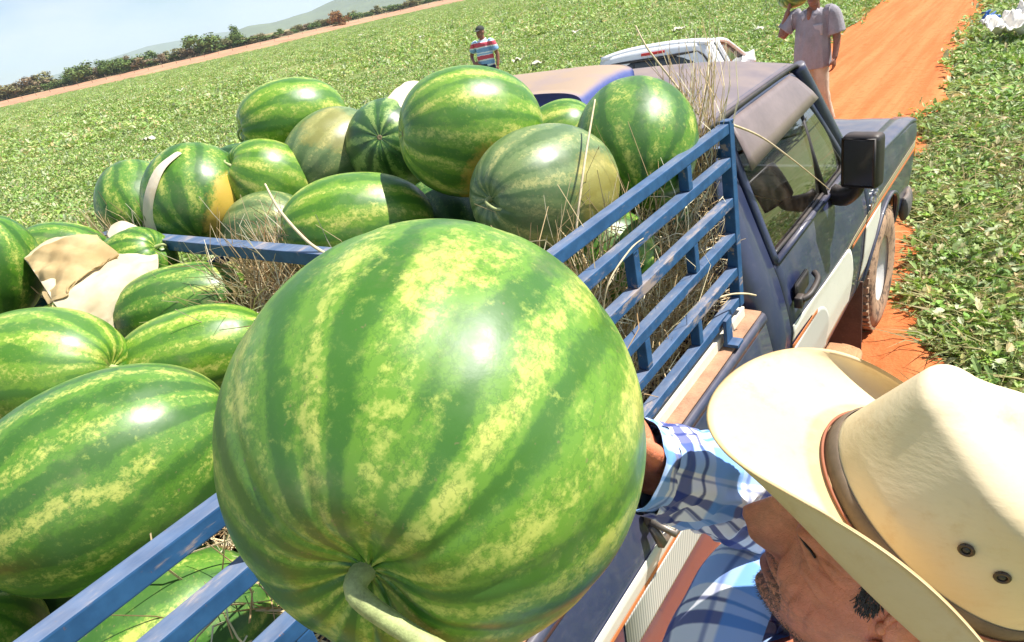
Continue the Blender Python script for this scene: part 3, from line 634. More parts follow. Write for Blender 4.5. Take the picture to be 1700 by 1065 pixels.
# roof
rx = np.linspace(-.752, .752, 31); ry = np.concatenate([[-.835, -.85, -.88], np.linspace(-.95, -1.86, 18), [-1.92, -1.955, -1.975]])
def roofz(x, y): 
    e = 1-(abs(x)/.752)**3.2; fy = 1-max(0, (-.95-y)*-1/.13 if y > -.95 else 0)**2*.55-(max(0, (-1.86-y)/.115)**2*.75 if y < -1.86 else 0)
    return 1.793+.078*e*max(0, fy)+(.018*math.exp(-((abs(x)-.52)/.10)**2) if -1.8 < y < -.98 else 0)*.3
P = np.array([[(x, y, roofz(x, y)) for x in rx] for y in ry]); obj('roof', sheet(P, .012), M_ROOF, truck)
for s in (1, -1):
    obj('drip_rail', tube([(s*.80, -.70, 1.60), (s*.775, -.79, 1.73), (s*.762, -.86, 1.785), (s*.758, -1.0, 1.795), (s*.758, -1.8, 1.795), (s*.758, -1.93, 1.785), (s*.775, -1.965, 1.72)], .011, 6, smooth_n=40), M_BLACKP, truck)
    obj('a_pillar', tube([(s*.755, -.84, 1.785), (s*.80, -.75, 1.62), (s*.875, -.575, 1.32), (s*.90, -.52, 1.21)], [.035, .036, .04, .045], 10, smooth_n=16), M_BLUE, truck)
    obj('header_panel', sheet(np.array([[(s*(sx(z)-.03), y, z) for y in np.linspace(-1.96, -.88, 6)] for z in (1.762, 1.80)])[:, ::s], .01), M_BLUE, truck)
P = np.array([[(x*(.70+.16*k), -.85+.36*k+.05*(1-x*x), 1.785-.565*k) for x in np.linspace(-1, 1, 16)] for k in np.linspace(0, 1, 8)])
obj('windscreen', grid(P), M_GLASS, truck)
obj('wiper', join(tube([(.15, -.46, 1.23), (.52, -.56, 1.36)], .008, 5), tube([(.30, -.53, 1.30), (.70, -.60, 1.42)], .006, 5)), M_BLACKP, truck)
# rear cab wall with window
for nm, c, sz in (('cab_back', (0, -1.965, 1.02), (1.62, .02, .46)), ('cab_back', (-.66, -1.962, 1.50), (.30, .02, .54)), ('cab_back', (.66, -1.962, 1.50), (.30, .02, .54)), ('cab_back', (0, -1.96, 1.745), (1.02, .02, .09)), ('cab_back', (0, -1.962, 1.265), (1.02, .02, .04))):
    obj(nm, box(c, sz, .004), M_BLUE, truck)
obj('rear_window', box((0, -1.955, 1.495), (1.03, .006, .43), 0), M_GLASS, truck, smooth=False)
# interior
obj('seat', join(box((0, -1.52, .82), (1.5, .52, .18), .06, seg=3), box((-.38, -1.79, 1.12), (.68, .16, .56), .06, Matrix.Rotation(-.15, 3, 'X'), 3), box((.38, -1.79, 1.12), (.68, .16, .56), .06, Matrix.Rotation(-.15, 3, 'X'), 3)), M_SEAT, truck)
obj('dashboard', box((0, -.66, 1.08), (1.62, .34, .30), .07, seg=3), M_INT, truck)
obj('cab_floor', box((0, -1.25, .53), (1.76, 1.45, .05), 0), M_INT, truck)
obj('steering_wheel', join(tube([(-.38+.19*math.cos(a), -.93+.19*math.sin(a)*.45, 1.13+.19*math.sin(a)*.9) for a in np.linspace(0, 6.283, 28)], .015, 6, cap=False), tube([(-.38, -.93, 1.13), (-.38, -.72, 1.0)], .03, 8)), M_BLACKP, truck)
# bed
obj('bed_floor', box((0, -3.49, .64), (1.66, 2.96, .04), 0), M_BEDIN, truck); obj('bed_front', box((0, -2.02, .92), (1.72, .03, .50), .004), M_BLUE, truck)
obj('tailgate', box((0, -4.97, .90), (1.74, .035, .52), .008), M_BLUE, truck)
obj('rear_bumper', box((0, -5.09, .52), (1.80, .12, .14), .02), M_BLACKP, truck)
obj('chassis', join(box((.38, -1.7, .46), (.08, 5.0, .12), .01), box((-.38, -1.7, .46), (.08, 5.0, .12), .01), tube([(-.8, WY, .37), (.8, WY, .37)], .05, 8), tube([(-.8, RY, .37), (.8, RY, .37)], .06, 8), ball((0, RY, .37), .14, 8, 12), box((0, .25, .62), (.8, 1.0, .4), .05)), M_BLACKP, truck)
# roof scoop
sc_ = []
for k, t_ in enumerate(np.linspace(0, 1, 14)):
    y = -1.735+.56*t_; h = .078*math.sin(math.pi*min(1, .16+.62*t_))**.55*(1 if t_ < .9 else .9); w = .545-.05*t_
    sc_.append([( -.36+w*math.copysign(abs(math.cos(a))**.30, math.cos(a)), y, 1.885+h*abs(math.sin(a))**.42*(1 if True else 0)-.018*(1-abs(math.sin(a)))) for a in np.linspace(0, math.pi, 25)])
v, f = grid(np.array(sc_)); n = len(v); m = 25
f = list(f)+[tuple(range(m-1, -1, -1)), tuple(range(n-m, n))]
obj('roof_scoop', (v, f), M_BLUE2, truck)
# badge letters on the fender
bt = bpy.data.curves.new('badge', 'FONT'); bt.body = 'D-20'; bt.size = .085; bt.extrude = .004; bt.align_x = 'CENTER'
bo = bpy.data.objects.new('badge_curve', bt); C.objects.link(bo); bme = bpy.data.meshes.new_from_object(bo.evaluated_get(bpy.context.evaluated_depsgraph_get())); bpy.data.objects.remove(bo)
bme.materials.clear(); bme.materials.append(M_CHROME); bo = link(bpy.data.objects.new('badge', bme), truck)
bo.matrix_basis = Matrix.Translation((.999, -.36, .968)) @ Matrix.Rotation(math.pi/2, 4, 'Z') @ Matrix.Rotation(math.pi/2, 4, 'X')

# ------------------------------------------------------------------ stake rack
def mat_rack():
    t = NT('worn_blue_rack'); co = t.coord(); n = t.noise(co, 30, 5); n2 = t.noise(t.mapping(co, (1, .25, 1)), 18, 6, .7)
    g = t.new('NewGeometry'); up = t.sep(g.outputs['Normal'])[2]
    c = t.mix(t.ramp(n, .3, .7), (.016, .065, .165), (.026, .095, .225)); c = t.mix(t.math('MULTIPLY', t.ramp(n2, .56, .66), .8), c, (.36, .27, .22))
    c = t.mix(t.math('MULTIPLY', t.ramp(t.noise(co, 55, 6, .75), .64, .70), .85), c, (.16, .075, .04)); c = t.mix(t.math('MULTIPLY', t.ramp(up, .4, 1), t.ramp(n2, .3, .7, .12, .45)), c, (.33, .33, .36)); t.set(color=c, rough=.5, spec=.3); t.bump(n2, .15, .003); return t.m
M_RACK = mat_rack()
rack = empty('stake_rack', (0, -3.2, 1.17), 'blue steel stake rack of square tube rails standing on the pickup bed', 'rack')
ZR = [1.845, 1.742, 1.612, 1.492, 1.370, 1.258]
for s in (1, -1):
    x = .90 if s > 0 else -.93
    for k, z in enumerate(ZR): obj('rail', beam((s*abs(x), -2.075, z), (s*abs(x), -4.92, z), .032, .031), M_RACK, rack, smooth=False)
    for y in (-2.09, -4.90): obj('post', beam((s*abs(x)+.001*s, y, 1.235), (s*abs(x)+.001*s, y, 1.868), .036, .036, up=(0, 1, 0)), M_RACK, rack, smooth=False)
    for g, y in ((0, -2.41), (1, -2.76), (2, -2.41), (3, -2.76), (4, -2.43), (0, -3.15), (2, -3.15), (4, -3.15), (1, -3.5), (3, -3.5), (0, -3.86), (2, -3.86)):
        obj('upright', beam((s*abs(x), y, ZR[g+1]+.016), (s*abs(x), y, ZR[g]-.016), .030, .028, up=(0, 1, 0)), M_RACK, rack, smooth=False)
    for y in (-2.26, -3.3, -4.6): obj('foot_bracket', join(box((s*(abs(x)+.03), y, 1.235), (.012, .05, .085), .002), box((s*(abs(x)+.045), y, 1.188), (.05, .05, .012), .002)), M_RACK, rack, smooth=False)
    obj('batten', beam((s*(abs(x)-.012), -2.05, 1.189), (s*(abs(x)-.012), -4.91, 1.189), .046, .044, bev=.004), simple('white_batten', (.70, .64, .52), .7, var=.12, scale=20), rack, smooth=False)
obj('cross_bar', beam((-.93, -3.20, 1.862), (.90, -3.20, 1.862), .045, .035), M_RACK, rack, smooth=False)
for z in (1.845, 1.5): obj('cross_bar', beam((-.91, -2.075, z-.08), (.88, -2.075, z-.08), .03, .03), M_RACK, rack, smooth=False)
# ------------------------------------------------------------------ small white pickup ahead, left of the road
M_WP = simple('white_car_paint', (.72, .74, .76), .22, var=.04, dust=(.55, .42, .32), dustamt=.12)
M_DGL = NT('dark_tinted_glass').set(color=(.03, .035, .035), rough=.06, spec=.7).m
wp = empty('white_pickup', (-2.13, 4.15, 0), 'small white pickup parked ahead beyond the blue cab roof', 'pickup')
wp.rotation_euler = (0, 0, math.radians(14))
def W(name, vf, m, par=None, smooth=True): return obj(name, vf, m, par or wp, smooth, local=True)
# local: x right, y forward, z up; rear wall of cab at y=-1.05
def wsx(z): return float(np.interp(z, [.25, .5, .8, .95, 1.0, 1.40, 1.46], [.74, .80, .82, .80, .775, .60, .50]))
yl = np.linspace(-2.55, 1.95, 30)
def wtop(y): return float(np.interp(y, [-2.55, 0.45, .55, 1.8, 1.95], [.96, .96, .99, .86, .70]))
def warch(y):
    z = .28
    for yc in (1.2, -1.6):
        if abs(y-yc) < .34: z = max(z, .28+math.sqrt(.34**2-(y-yc)**2))
    return z
for s in (1, -1):
    P = np.array([[(s*wsx(z), y, z) for z in np.linspace(warch(y), wtop(y), 8)] for y in sorted(list(yl)+list(1.2+.34*np.cos(np.linspace(.01, 3.13, 14)))+list(-1.6+.34*np.cos(np.linspace(.01, 3.13, 14))))]); W('body_side', sheet(P, .02*s), M_WP)
    # cab side: pillars, roof rail, door glass
    gs = lambda pts, o=0: [(s*(wsx(z)+o), y, z) for y, z in pts]
    P = np.array([[(s*wsx(z), y0+(y1-y0)*k, z) for k in (0, .5, 1)] for z, y0, y1 in ((.95, -1.06, -.62), (1.15, -1.03, -.64), (1.34, -.98, -.66), (1.392, -.97, -.66))]); W('c_pillar', sheet(P, -.02*s), M_WP)
    P = np.array([[(s*(wsx(z)+.004), y0+(y1-y0)*k, z) for k in (0, .5, 1)] for z, y0, y1 in ((1.0, -.78, -.68), (1.18, -.80, -.70), (1.36, -.84, -.74))]); W('pillar_trim', sheet(P, -.004*s), M_DGL)
    W('window_frame', tube(gs([(-.62, .96), (-.64, 1.2), (-.64, 1.33), (-.5, 1.34), (-.1, 1.265), (.10, 1.195), (.62, .98)]), .028, 8, smooth_n=30), M_WP)
    P = np.array([[(s*(wsx(z)-.015), y0+(y1-y0)*k, z) for k in np.linspace(0, 1, 4)] for z, y0, y1 in ((.96, -.61, .60), (1.12, -.62, .30), (1.24, -.62, -.02), (1.32, -.6, -.40))]); W('door_glass', sheet(P, -.006*s), M_DGL)
    for yc in (1.2, -1.6):
        w = W('wheel', lathe([(.18, -.08), (.27, -.085), (.295, -.06), (.30, 0), (.295, .06), (.27, .085), (.18, .08)], (s*.72, yc, .30), 'X', 32), M_TYRE); W('rim', lathe([(0, .05*s), (.12, .03*s), (.17, .06*s), (.19, .075*s)], (s*.72, yc, .30), 'X', 24), M_RIM, w)
    W('tail_lamp', box((s*.74, -2.56, .75), (.12, .04, .30), .02), NT('red_lens').set(color=(.5, .02, .02), rough=.2).m)
    W('side_mirror', ball((s*.84, .70, .88), (.08, .05, .06), 10, 14), M_WP)
# roof
xs = np.linspace(-1, 1, 17)
P = np.array([[(x*hw, y, z+cr*(1-abs(x)**2.6)) for x in xs] for y, hw, z, cr in ((-1.015, .585, 1.375, .050), (-1.00, .60, 1.400, .056), (-.95, .615, 1.408, .060), (-.6, .615, 1.372, .052), (-.2, .61, 1.30, .045), (.05, .60, 1.245, .04), (.14, .59, 1.215, .035))]); W('roof', sheet(np.swapaxes(P, 0, 1), .015), M_WP)
# rear wall: frame round the back window
P = np.array([[(x*hw, y+.035*(abs(x)**3), z) for x in xs] for y, hw, z in ((-1.10, .775, .90), (-1.085, .74, 1.02), (-1.03, .61, 1.35), (-1.018, .585, 1.378))]); P[3, :, 2] += .050*(1-np.abs(xs)**2.6); P[2, :, 2] += .030*(1-np.abs(xs)**2.6)
def winrow(z, k): 
    hw = np.interp(z, [.9, 1.02, 1.33, 1.36], [.775, .74, .61, .58]); y = np.interp(z, [.9, 1.02, 1.33, 1.36], [-1.10, -1.085, -1.033, -1.028]); return hw, y
W('cab_back', sheet(P, .012), M_WP)
zz = np.linspace(1.03, 1.325, 7); P = []
for z in zz:
    hw, y = winrow(z, 0); k = abs((z-1.167)/.138); hw2 = (hw-.085)*(1-.06*k**4); P.append([(x*hw2, y-.012+.03*(abs(x)**3), z) for x in xs])
W('back_window', sheet(np.array(P), .006), M_DGL)
rim = []
for z in zz: rim.append(P[list(zz).index(z)][0])
loop = [p[0] for p in P]+[q for q in P[-1]]+[p[-1] for p in P][::-1]+[q for q in P[0]][::-1]
W('window_seal', tube([(x, y-.006, z) for x, y, z in loop], .014, 6), M_BLACKP)
hw, y = winrow(1.167, 0); W('window_divider', join(box((.16, y-.02, 1.167), (.02, .012, .27), .002, Matrix.Rotation(-.24, 3, 'X')), box((-.22, y-.02, 1.167), (.02, .012, .27), .002, Matrix.Rotation(-.24, 3, 'X'))), M_BLACKP)
W('brake_light', box((0, -1.042, 1.378), (.26, .03, .028), .008), NT('brake_lens').set(color=(.45, .03, .03), rough=.2).m)
P = np.array([[(x*hw, y, z) for x in xs] for y, hw, z in ((.13, .58, 1.225), (.40, .68, 1.10), (.62, .75, .98))]); W('windscreen', sheet(np.swapaxes(P, 0, 1), .006), M_DGL)
P = np.array([[(x*hw, y, z+.03*(1-x*x)) for x in xs] for y, hw, z in ((.58, .79, .97), (1.2, .79, .91), (1.75, .77, .84), (1.93, .74, .74), (1.97, .72, .55))]); W('hood', sheet(np.swapaxes(P, 0, 1), .015), M_WP)
W('cargo_bed', join(box((0, -1.85, .52), (1.5, 1.4, .03)), box((0, -2.55, .70), (1.52, .03, .46), .01)), M_WP); W('front_bumper', box((0, 1.98, .42), (1.55, .14, .22), .05), M_WP); W('rear_bumper', box((0, -2.62, .40), (1.5, .12, .14), .03), M_BLACKP)
W('underbody', box((0, -.3, .33), (1.3, 4.2, .14), .02), M_BLACKP); W('cab_filler', box((0, -.2, .7), (1.4, 1.5, .5), .05), M_INT)
# ------------------------------------------------------------------ watermelons
def melon_mat(seed, style='mid', spot=None, spot_amt=0.):
    r = random.Random(seed); t = NT('watermelon_rind'); co0 = t.coord(); co = t.mapping(co0, loc=(r.uniform(-9, 9),)*3)
    x, y, z = t.sep(co0)[0], t.sep(co0)[1], t.sep(co0)[2]
    rad = t.math('SQRT', t.math('ADD', t.math('ADD', t.math('MULTIPLY', x, x), t.math('MULTIPLY', y, y)), 1e-6)); th = t.math('ARCTAN2', y, x)
    ux, uy = t.math('DIVIDE', x, rad), t.math('DIVIDE', y, rad); N = 13 if style == 'held' else r.choice([10, 11, 12])
    sv = t.comb(t.math('ADD', t.math('MULTIPLY', ux, 1.0), seed*1.37), t.math('MULTIPLY', uy, 1.0), t.math('MULTIPLY', z, 2.6))   # stretched along the stripes
    sv2 = t.comb(t.math('ADD', t.math('MULTIPLY', ux, .18), seed*2.11), t.math('MULTIPLY', uy, .18), z)
    warp = t.noise(sv, 2.2, 3); jag = t.noise(co, 62, 8, .75); blot = t.noise(sv2, 14, 4, .6); fine = t.noise(co, 150, 4, .7); brk = t.noise(co, 9, 3)
    ph = t.math('ADD', t.math('MULTIPLY', th, N), t.math('MULTIPLY', t.math('SUBTRACT', warp, .5), 7.5))
    s = t.math('COSINE', ph)
    base = t.math('ADD', t.math('MULTIPLY', s, .68), t.math('MULTIPLY', t.math('SUBTRACT', jag, .5), 3.4)); base = t.math('ADD', base, t.math('MULTIPLY', t.math('SUBTRACT', blot, .5), 2.8)); base = t.math('ADD', base, t.math('MULTIPLY', t.math('SUBTRACT', fine, .5), 1.9))
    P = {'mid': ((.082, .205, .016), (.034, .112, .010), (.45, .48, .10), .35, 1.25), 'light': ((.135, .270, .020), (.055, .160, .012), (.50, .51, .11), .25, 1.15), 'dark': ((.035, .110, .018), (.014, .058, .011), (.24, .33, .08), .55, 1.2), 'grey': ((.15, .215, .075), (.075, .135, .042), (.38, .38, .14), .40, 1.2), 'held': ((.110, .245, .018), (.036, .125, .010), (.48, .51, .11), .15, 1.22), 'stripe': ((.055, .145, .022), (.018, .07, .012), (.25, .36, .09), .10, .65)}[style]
    mid, dark, light, lo, hi = P
    dk = t.ramp(t.math('ADD', t.math('ADD', t.math('MULTIPLY', s, -1), t.math('MULTIPLY', t.math('SUBTRACT', brk, .5), 2.2)), t.math('ADD', t.math('MULTIPLY', t.math('SUBTRACT', jag, .5), 2.2), t.math('MULTIPLY', t.math('SUBTRACT', fine, .5), 1.2))), .0, .8)
    dk = t.math('MULTIPLY', dk, .95 if style == 'held' else 1.0)
    c = t.mix(dk, mid, dark); lt = t.ramp(base, lo, hi); c = t.mix(lt, c, light)
    if style != 'stripe': c = t.mix(t.math('MULTIPLY', t.ramp(t.noise(co, 75, 5, .7), .50, .66), t.math('MULTIPLY', t.ramp(base, -.9, .6), .75)), c, tuple(.5*a+.5*b for a, b in zip(mid, light)))
    vn = t.math('ABSOLUTE', t.math('SUBTRACT', t.noise(t.mapping(co, (1, 1, .55)), 48, 5, .7), .5)); c = t.mix(t.math('MULTIPLY', t.ramp(vn, .0, .035, 1, 0), .45), c, dark)
    ends = t.ramp(rad, .02, .07, .55, 1)   # darker where the stripes meet at the stem
    if spot is not None and spot_amt > 0:
        nv = t.new('VectorMath', operation='NORMALIZE'); t.put(nv.inputs[0], co0); dv = t.new('VectorMath', operation='DOT_PRODUCT'); t.put(dv.inputs[0], nv.outputs[0]); dv.inputs[1].default_value = tuple(Vector(spot).normalized())
        sp = t.ramp(t.math('ADD', dv.outputs['Value'], t.math('ADD', t.math('MULTIPLY', t.math('SUBTRACT', brk, .5), .40), t.math('MULTIPLY', t.math('SUBTRACT', jag, .5), .35))), .74, .88, 0, spot_amt); c = t.mix(sp, c, (.58, .38, .06))
    scu = t.math('MULTIPLY', t.ramp(t.noise(t.mapping(co, (1, 1, 6), (.6, .9, .2)), 11, 8, .8), .66, .72), .5); c = t.mix(scu, c, (.42, .40, .28))
    c = t.mix(t.math('MULTIPLY', t.ramp(t.noise(co, 120, 2), .70, .76), .5), c, (.20, .15, .07)); c = t.mix(t.math('MULTIPLY', t.ramp(t.noise(t.mapping(co, loc=(3, 1, 7)), 7, 6, .7), .55, .75), .28), c, (.30, .24, .13))
    wax = t.ramp(t.noise(co, 5, 4), .4, .7, 0, .05); c = t.mix(wax, c, (.42, .52, .36))
    t.set(color=c, rough=t.ramp(t.noise(co, 26, 5), .3, .7, .30, .48), spec=.50)
    t.bump(t.math('ADD', t.math('MULTIPLY', t.noise(co, 24, 4), .8), t.math('MULTIPLY', fine, .12)), .10, .006); return t.m
M_STEM = simple('melon_stem', (.34, .38, .15), .6, var=.45, scale=70, bump=.15); M_SCAR = simple('blossom_scar', (.20, .15, .08), .8, var=.3, scale=80)
MELONS = []
def melon(loc, a, b, axis, label, seed, style='mid', spot=None, spot_amt=0., stem=.06, group='watermelons loaded on the pickup', lobes=1.0, nu=56, nv=96, stem_curve=None, twist=0.):
    """stem end at local +Z; axis = world direction of the stem end"""
    r = random.Random(seed*13+1); ax_ = Vector(axis).normalized(); q = ax_.to_track_quat('Z', 'Y') @ Quaternion((0, 0, 1), r.uniform(0, 6.28)+twist)
    o = empty('watermelon', loc, label, 'watermelon', group, rot=q); MELONS.append((o, np.array(loc, float), a, b, np.array(ax_)))
    u = np.linspace(.001, math.pi-.001, nu)[:, None]; th = np.linspace(0, 2*math.pi, nv, endpoint=False)[None, :]
    N = r.choice([9, 10, 11]); ph = r.uniform(0, 6.28); lob = np.zeros((nu, nv))
    wob = .35*np.sin(2*th+r.uniform(0, 6))+.25*np.sin(3*th+r.uniform(0, 6))
    gro = -np.exp(-((np.abs(((N*th+wob*2+ph) % (2*math.pi))-math.pi))/.85)**2)          # valleys between lobes
    lob += gro*(.006+.034*np.exp(-(u/.45)**2)+.022*np.exp(-((math.pi-u)/.40)**2))*lobes
    lob += .008*np.sin(2*th+r.uniform(0, 6))*np.sin(u)+.010*np.sin(3*th+2*u+r.uniform(0, 6))*np.sin(u)+.012*np.cos(u*2+r.uniform(0, 6))
    rr = 1+lob; su, cu = np.sin(u)**.92, np.cos(u)
    X = b*su*np.cos(th)*rr; Y = b*su*np.sin(th)*rr
    Z = a*np.sign(cu)*np.abs(cu)**.95*(1+.25*lob)+np.zeros_like(th)-.085*b*np.exp(-(u/.20)**2)*1.6+.06*b*np.exp(-((math.pi-u)/.16)**2)
    bend = .03*b*np.cos(u*1.0); X = X+bend
    vf = grid(np.stack([X, Y, Z], -1), close_v=True)
    if spot is not None: spot = q.inverted() @ Vector(spot)
    obj('rind', (vf[0], [tuple(reversed(f)) for f in vf[1]]), melon_mat(seed, style, spot, spot_amt), o, local=True)
    zt = float(Z[0].mean())
    if stem:
        path = stem_curve or [(0, 0, zt-.008), (.003, 0, zt+.012), (stem*.35, .004, zt+.022), (stem*.8, .012, zt+.018), (stem, .02, zt+.004)]
        if stem_curve: path = [tuple(q.inverted() @ (Vector(p)-Vector(loc))) for p in stem_curve]
        obj('stem', tube(path, [.011, .0055, .0045, .004, .0045] if not stem_curve else [.0095, .0078, .0072, .0068, .0074], 10, smooth_n=24), M_STEM, o, local=True)
    zb = float(Z[-1].mean()); obj('blossom_scar', lathe([(.0, 0), (.005, -.0015), (.009, -.001), (.011, .002)], (0, 0, zb), 'Z', 14), M_SCAR, o, local=True)
    return o
def cdir(r, u, t): return Vector(CR*r+CU*u-CF*t)
ML = [
 # key, px, depth, a, b, stem dir (right, up, to camera), style, seed, label, spot(dir), amt
 ('B', (487, 200), 2.60, .208, .156, (-.85, -.28, .42), 'light', 2, 'watermelon highest at the back left of the load with pale stem end', None, 0),
 ('C', (556, 262), 2.48, .20, .166, (-.5, -.6, .45), 'grey', 3, 'yellowish mottled watermelon left of the dark striped one', (.1, .5, .85), .25),
 ('D', (652, 241), 2.42, .20, .158, (.05, .12, -.98), 'stripe', 4, 'dark striped watermelon with its round blossom end facing the viewer', None, 0),
 ('E', (783, 219), 1.92, .206, .180, (.93, .10, -.30), 'light', 5, 'large bright watermelon at the top of the pile before the roof scoop', (.5, -.8, .35), .8),
 ('F', (927, 236), 2.30, .15, .134, (.6, .3, .3), 'light', 6, 'pale green watermelon mostly hidden behind the pile near the cab', None, 0),
 ('G', (1057, 241), 2.02, .205, .180, (.03, .80, -.55), 'mid', 7, 'upright dark green watermelon wedged against the cab and straw tuft', None, 0),
 ('H', (907, 315), 1.80, .228, .166, (-.66, -.22, .62), 'grey', 8, 'grey green watermelon with a stub stem behind the stake rack', (.85, -.1, .5), .35),
 ('I', (596, 377), 1.98, .222, .158, (-.90, -.12, .25), 'light', 9, 'bright light green watermelon directly behind the held one', None, 0),
 ('J', (455, 308), 2.40, .18, .150, (-.5, .2, .5), 'light', 10, 'watermelon between the paper edged one and the mottled one', None, 0),
 ('K', (330, 330), 2.36, .190, .180, (-.25, .75, -.45), 'mid', 11, 'watermelon with an orange yellow patch behind the cross bar', (.88, -.25, .35), .95),
 ('L', (230, 336), 2.55, .175, .145, (-.3, .6, -.4), 'mid', 12, 'small watermelon tucked behind the paper edged one', None, 0),
 ('M', (446, 385), 2.28, .16, .135, (.6, .1, .3), 'grey', 13, 'dull watermelon half buried in straw left of centre', None, 0),
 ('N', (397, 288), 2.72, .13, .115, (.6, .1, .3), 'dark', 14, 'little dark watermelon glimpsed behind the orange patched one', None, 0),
 ('O', (-18, 447), 2.05, .17, .140, (.1, .8, .3), 'mid', 15, 'watermelon cut by the left edge beside the cream sack', None, 0),
 ('P', (108, 428), 2.25, .15, .120, (-.8, .1, .2), 'mid', 16, 'watermelon under the far corner of the cream sack', None, 0),
 ('Q', (228, 440), 2.15, .13, .115, (.5, .3, .3), 'mid', 17, 'shaded watermelon between the cream sack and the cross bar', None, 0),
 ('R', (308, 510), 1.98, .195, .128, (-.93, -.28, .22), 'mid', 18, 'watermelon crossed by the dark shadow of the cross bar', None, 0),
 ('S', (72, 622), 1.62, .205, .162, (.92, .10, .15), 'light', 19, 'light green watermelon at the left edge below the cream sack', None, 0),
 ('T', (325, 592), 1.75, .20, .128, (-.85, -.3, .2), 'light', 20, 'pale striped watermelon wedged between two larger ones', None, 0),
 ('U', (183, 787), 1.16, .225, .172, (-.78, -.50, .30), 'mid', 21, 'big dark mottled watermelon lying against the near top rail', None, 0),
 ('V', (288, 1072), 1.16, .175, .152, (-.6, -.3, .3), 'mid', 22, 'watermelon seen through the near rails at bottom left', None, 0),
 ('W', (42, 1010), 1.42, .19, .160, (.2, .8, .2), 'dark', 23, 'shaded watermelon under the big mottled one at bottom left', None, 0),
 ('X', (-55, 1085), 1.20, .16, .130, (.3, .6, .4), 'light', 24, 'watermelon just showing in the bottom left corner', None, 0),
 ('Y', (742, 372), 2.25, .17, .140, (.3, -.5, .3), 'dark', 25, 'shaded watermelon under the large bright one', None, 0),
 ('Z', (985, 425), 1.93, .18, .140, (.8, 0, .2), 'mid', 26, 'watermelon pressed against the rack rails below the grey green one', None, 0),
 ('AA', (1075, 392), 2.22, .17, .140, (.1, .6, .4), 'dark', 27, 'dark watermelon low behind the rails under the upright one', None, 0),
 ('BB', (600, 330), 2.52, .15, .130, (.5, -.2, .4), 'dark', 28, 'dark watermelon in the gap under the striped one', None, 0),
]
MPOS = {}
for k, px, d, a, b, sd_, st, seed, lab, sp, am in ML:
    p = atd(px, d); MPOS[k] = (p, a, b)
    melon(p, a, b, cdir(*sd_), lab, seed, st, None if sp is None else cdir(*sp), am, stem=.05 if k in 'BHRS' else .022)
# melons of the lower layers that carry the ones in view
low = [(-.55, -2.45, 1.45), (-.15, -2.40, 1.47), (.30, -2.35, 1.45), (.62, -2.75, 1.42), (-.60, -2.95, 1.47), (-.15, -2.85, 1.40), (.28, -3.15, 1.42), (-.55, -3.45, 1.32), (-.05, -3.80, 1.33), (-.50, -3.98, 1.35), (.60, -3.35, 1.35), (.20, -4.15, 1.30), (.62, -4.18, 1.28)]
for i, p in enumerate(low):
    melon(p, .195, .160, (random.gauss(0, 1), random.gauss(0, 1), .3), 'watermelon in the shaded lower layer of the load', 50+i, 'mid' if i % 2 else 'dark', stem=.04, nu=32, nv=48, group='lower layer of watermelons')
# the melon being lifted
PA = atd((730, 708), .605)
def _on(px, p, r):
    d = CF+CR*(px[0]-850)/FPX-CU*(px[1]-532.5)/FPX; d /= np.linalg.norm(d); m = p-CAM; t_ = m@d; return CAM+d*(t_-math.sqrt(max(r*r-(m@m-t_*t_), 0)))
AA_ = Vector(_on((588, 985), PA, .184)-PA).normalized()
tip = Vector(PA)+AA_*.170
st_path = [tip-AA_*.012, tip+AA_*.012, tip+AA_*.016+cdir(.45, -.30, .0)*.06, tip+AA_*.014+cdir(.95, -.62, 0)*.07, tip+AA_*.008+cdir(1.6, -1.05, -.1)*.085]
held = melon(PA, .190, .181, AA_, 'huge striped watermelon held up in the foreground with long green stem', 1, 'held', None, 0, stem=.1, group=None, lobes=1.15, nu=110, nv=200, stem_curve=[tuple(q) for q in st_path])
sc_p = Vector(_on((679, 796), PA, .181)); sc_n = (sc_p-Vector(PA)).normalized(); sc_u = sc_n.orthogonal().normalized(); sc_w = sc_n.cross(sc_u)
for rr_, tt_ in ((.0095, .0022), (.0050, .0016)): obj('scar', tube([sc_p+sc_n*.0035+(sc_u*math.cos(a)+sc_w*math.sin(a))*rr_*(1+.15*math.sin(3*a)) for a in np.linspace(0, 6.283, 25)], tt_, 6, cap=False), simple('rind_scar', (.48, .33, .10), .8, var=.5, scale=200), held)
# ------------------------------------------------------------------ straw
def mat_straw():
    t = NT('straw'); t.set(color=t.attr('Col'), rough=.7, spec=.3); return t.m
M_STRAW = mat_straw()
def stalk_vf(p0, p1, bend, w, seg=3):
    p0, p1 = np.array(p0, float), np.array(p1, float); d = p1-p0; L = np.linalg.norm(d)+1e-9; d /= L
    a = np.cross(d, [.3, .5, .8]); a /= np.linalg.norm(a)+1e-9; b = np.cross(d, a); V = []
    for k in range(seg+1):
        t_ = k/seg; c = p0+(p1-p0)*t_+np.asarray(bend)*math.sin(math.pi*t_)*L; ww = w*(1-.6*t_)
        V += [c+a*ww, c-a*ww*.5+b*ww*.87, c-a*ww*.5-b*ww*.87]
    F = []
    for k in range(seg):
        for j in range(3): F.append((k*3+j, k*3+(j+1) % 3, k*3+3+(j+1) % 3, k*3+3+j))
    return V, F
STC = [(.62, .47, .26), (.52, .37, .19), (.70, .58, .36), (.40, .26, .13), (.74, .66, .46)]
def straw(name, gen, n, label, cat='straw', parent=None):
    V, Fs, col = [], [], []; k = 0
    for i in range(n):
        p0, p1, w = gen(); v, f = stalk_vf(p0, p1, (random.gauss(0, .10), random.gauss(0, .10), random.gauss(0, .10)), w)
        c = np.array(random.choice(STC))*random.uniform(.75, 1.15); V += v; col += [c]*len(v); Fs += [tuple(x+k for x in q) for q in f]; k += len(v)
    o = obj(name, (V, Fs), M_STRAW, parent, smooth=False, col=col); return tag(o, label, cat, kind='stuff')
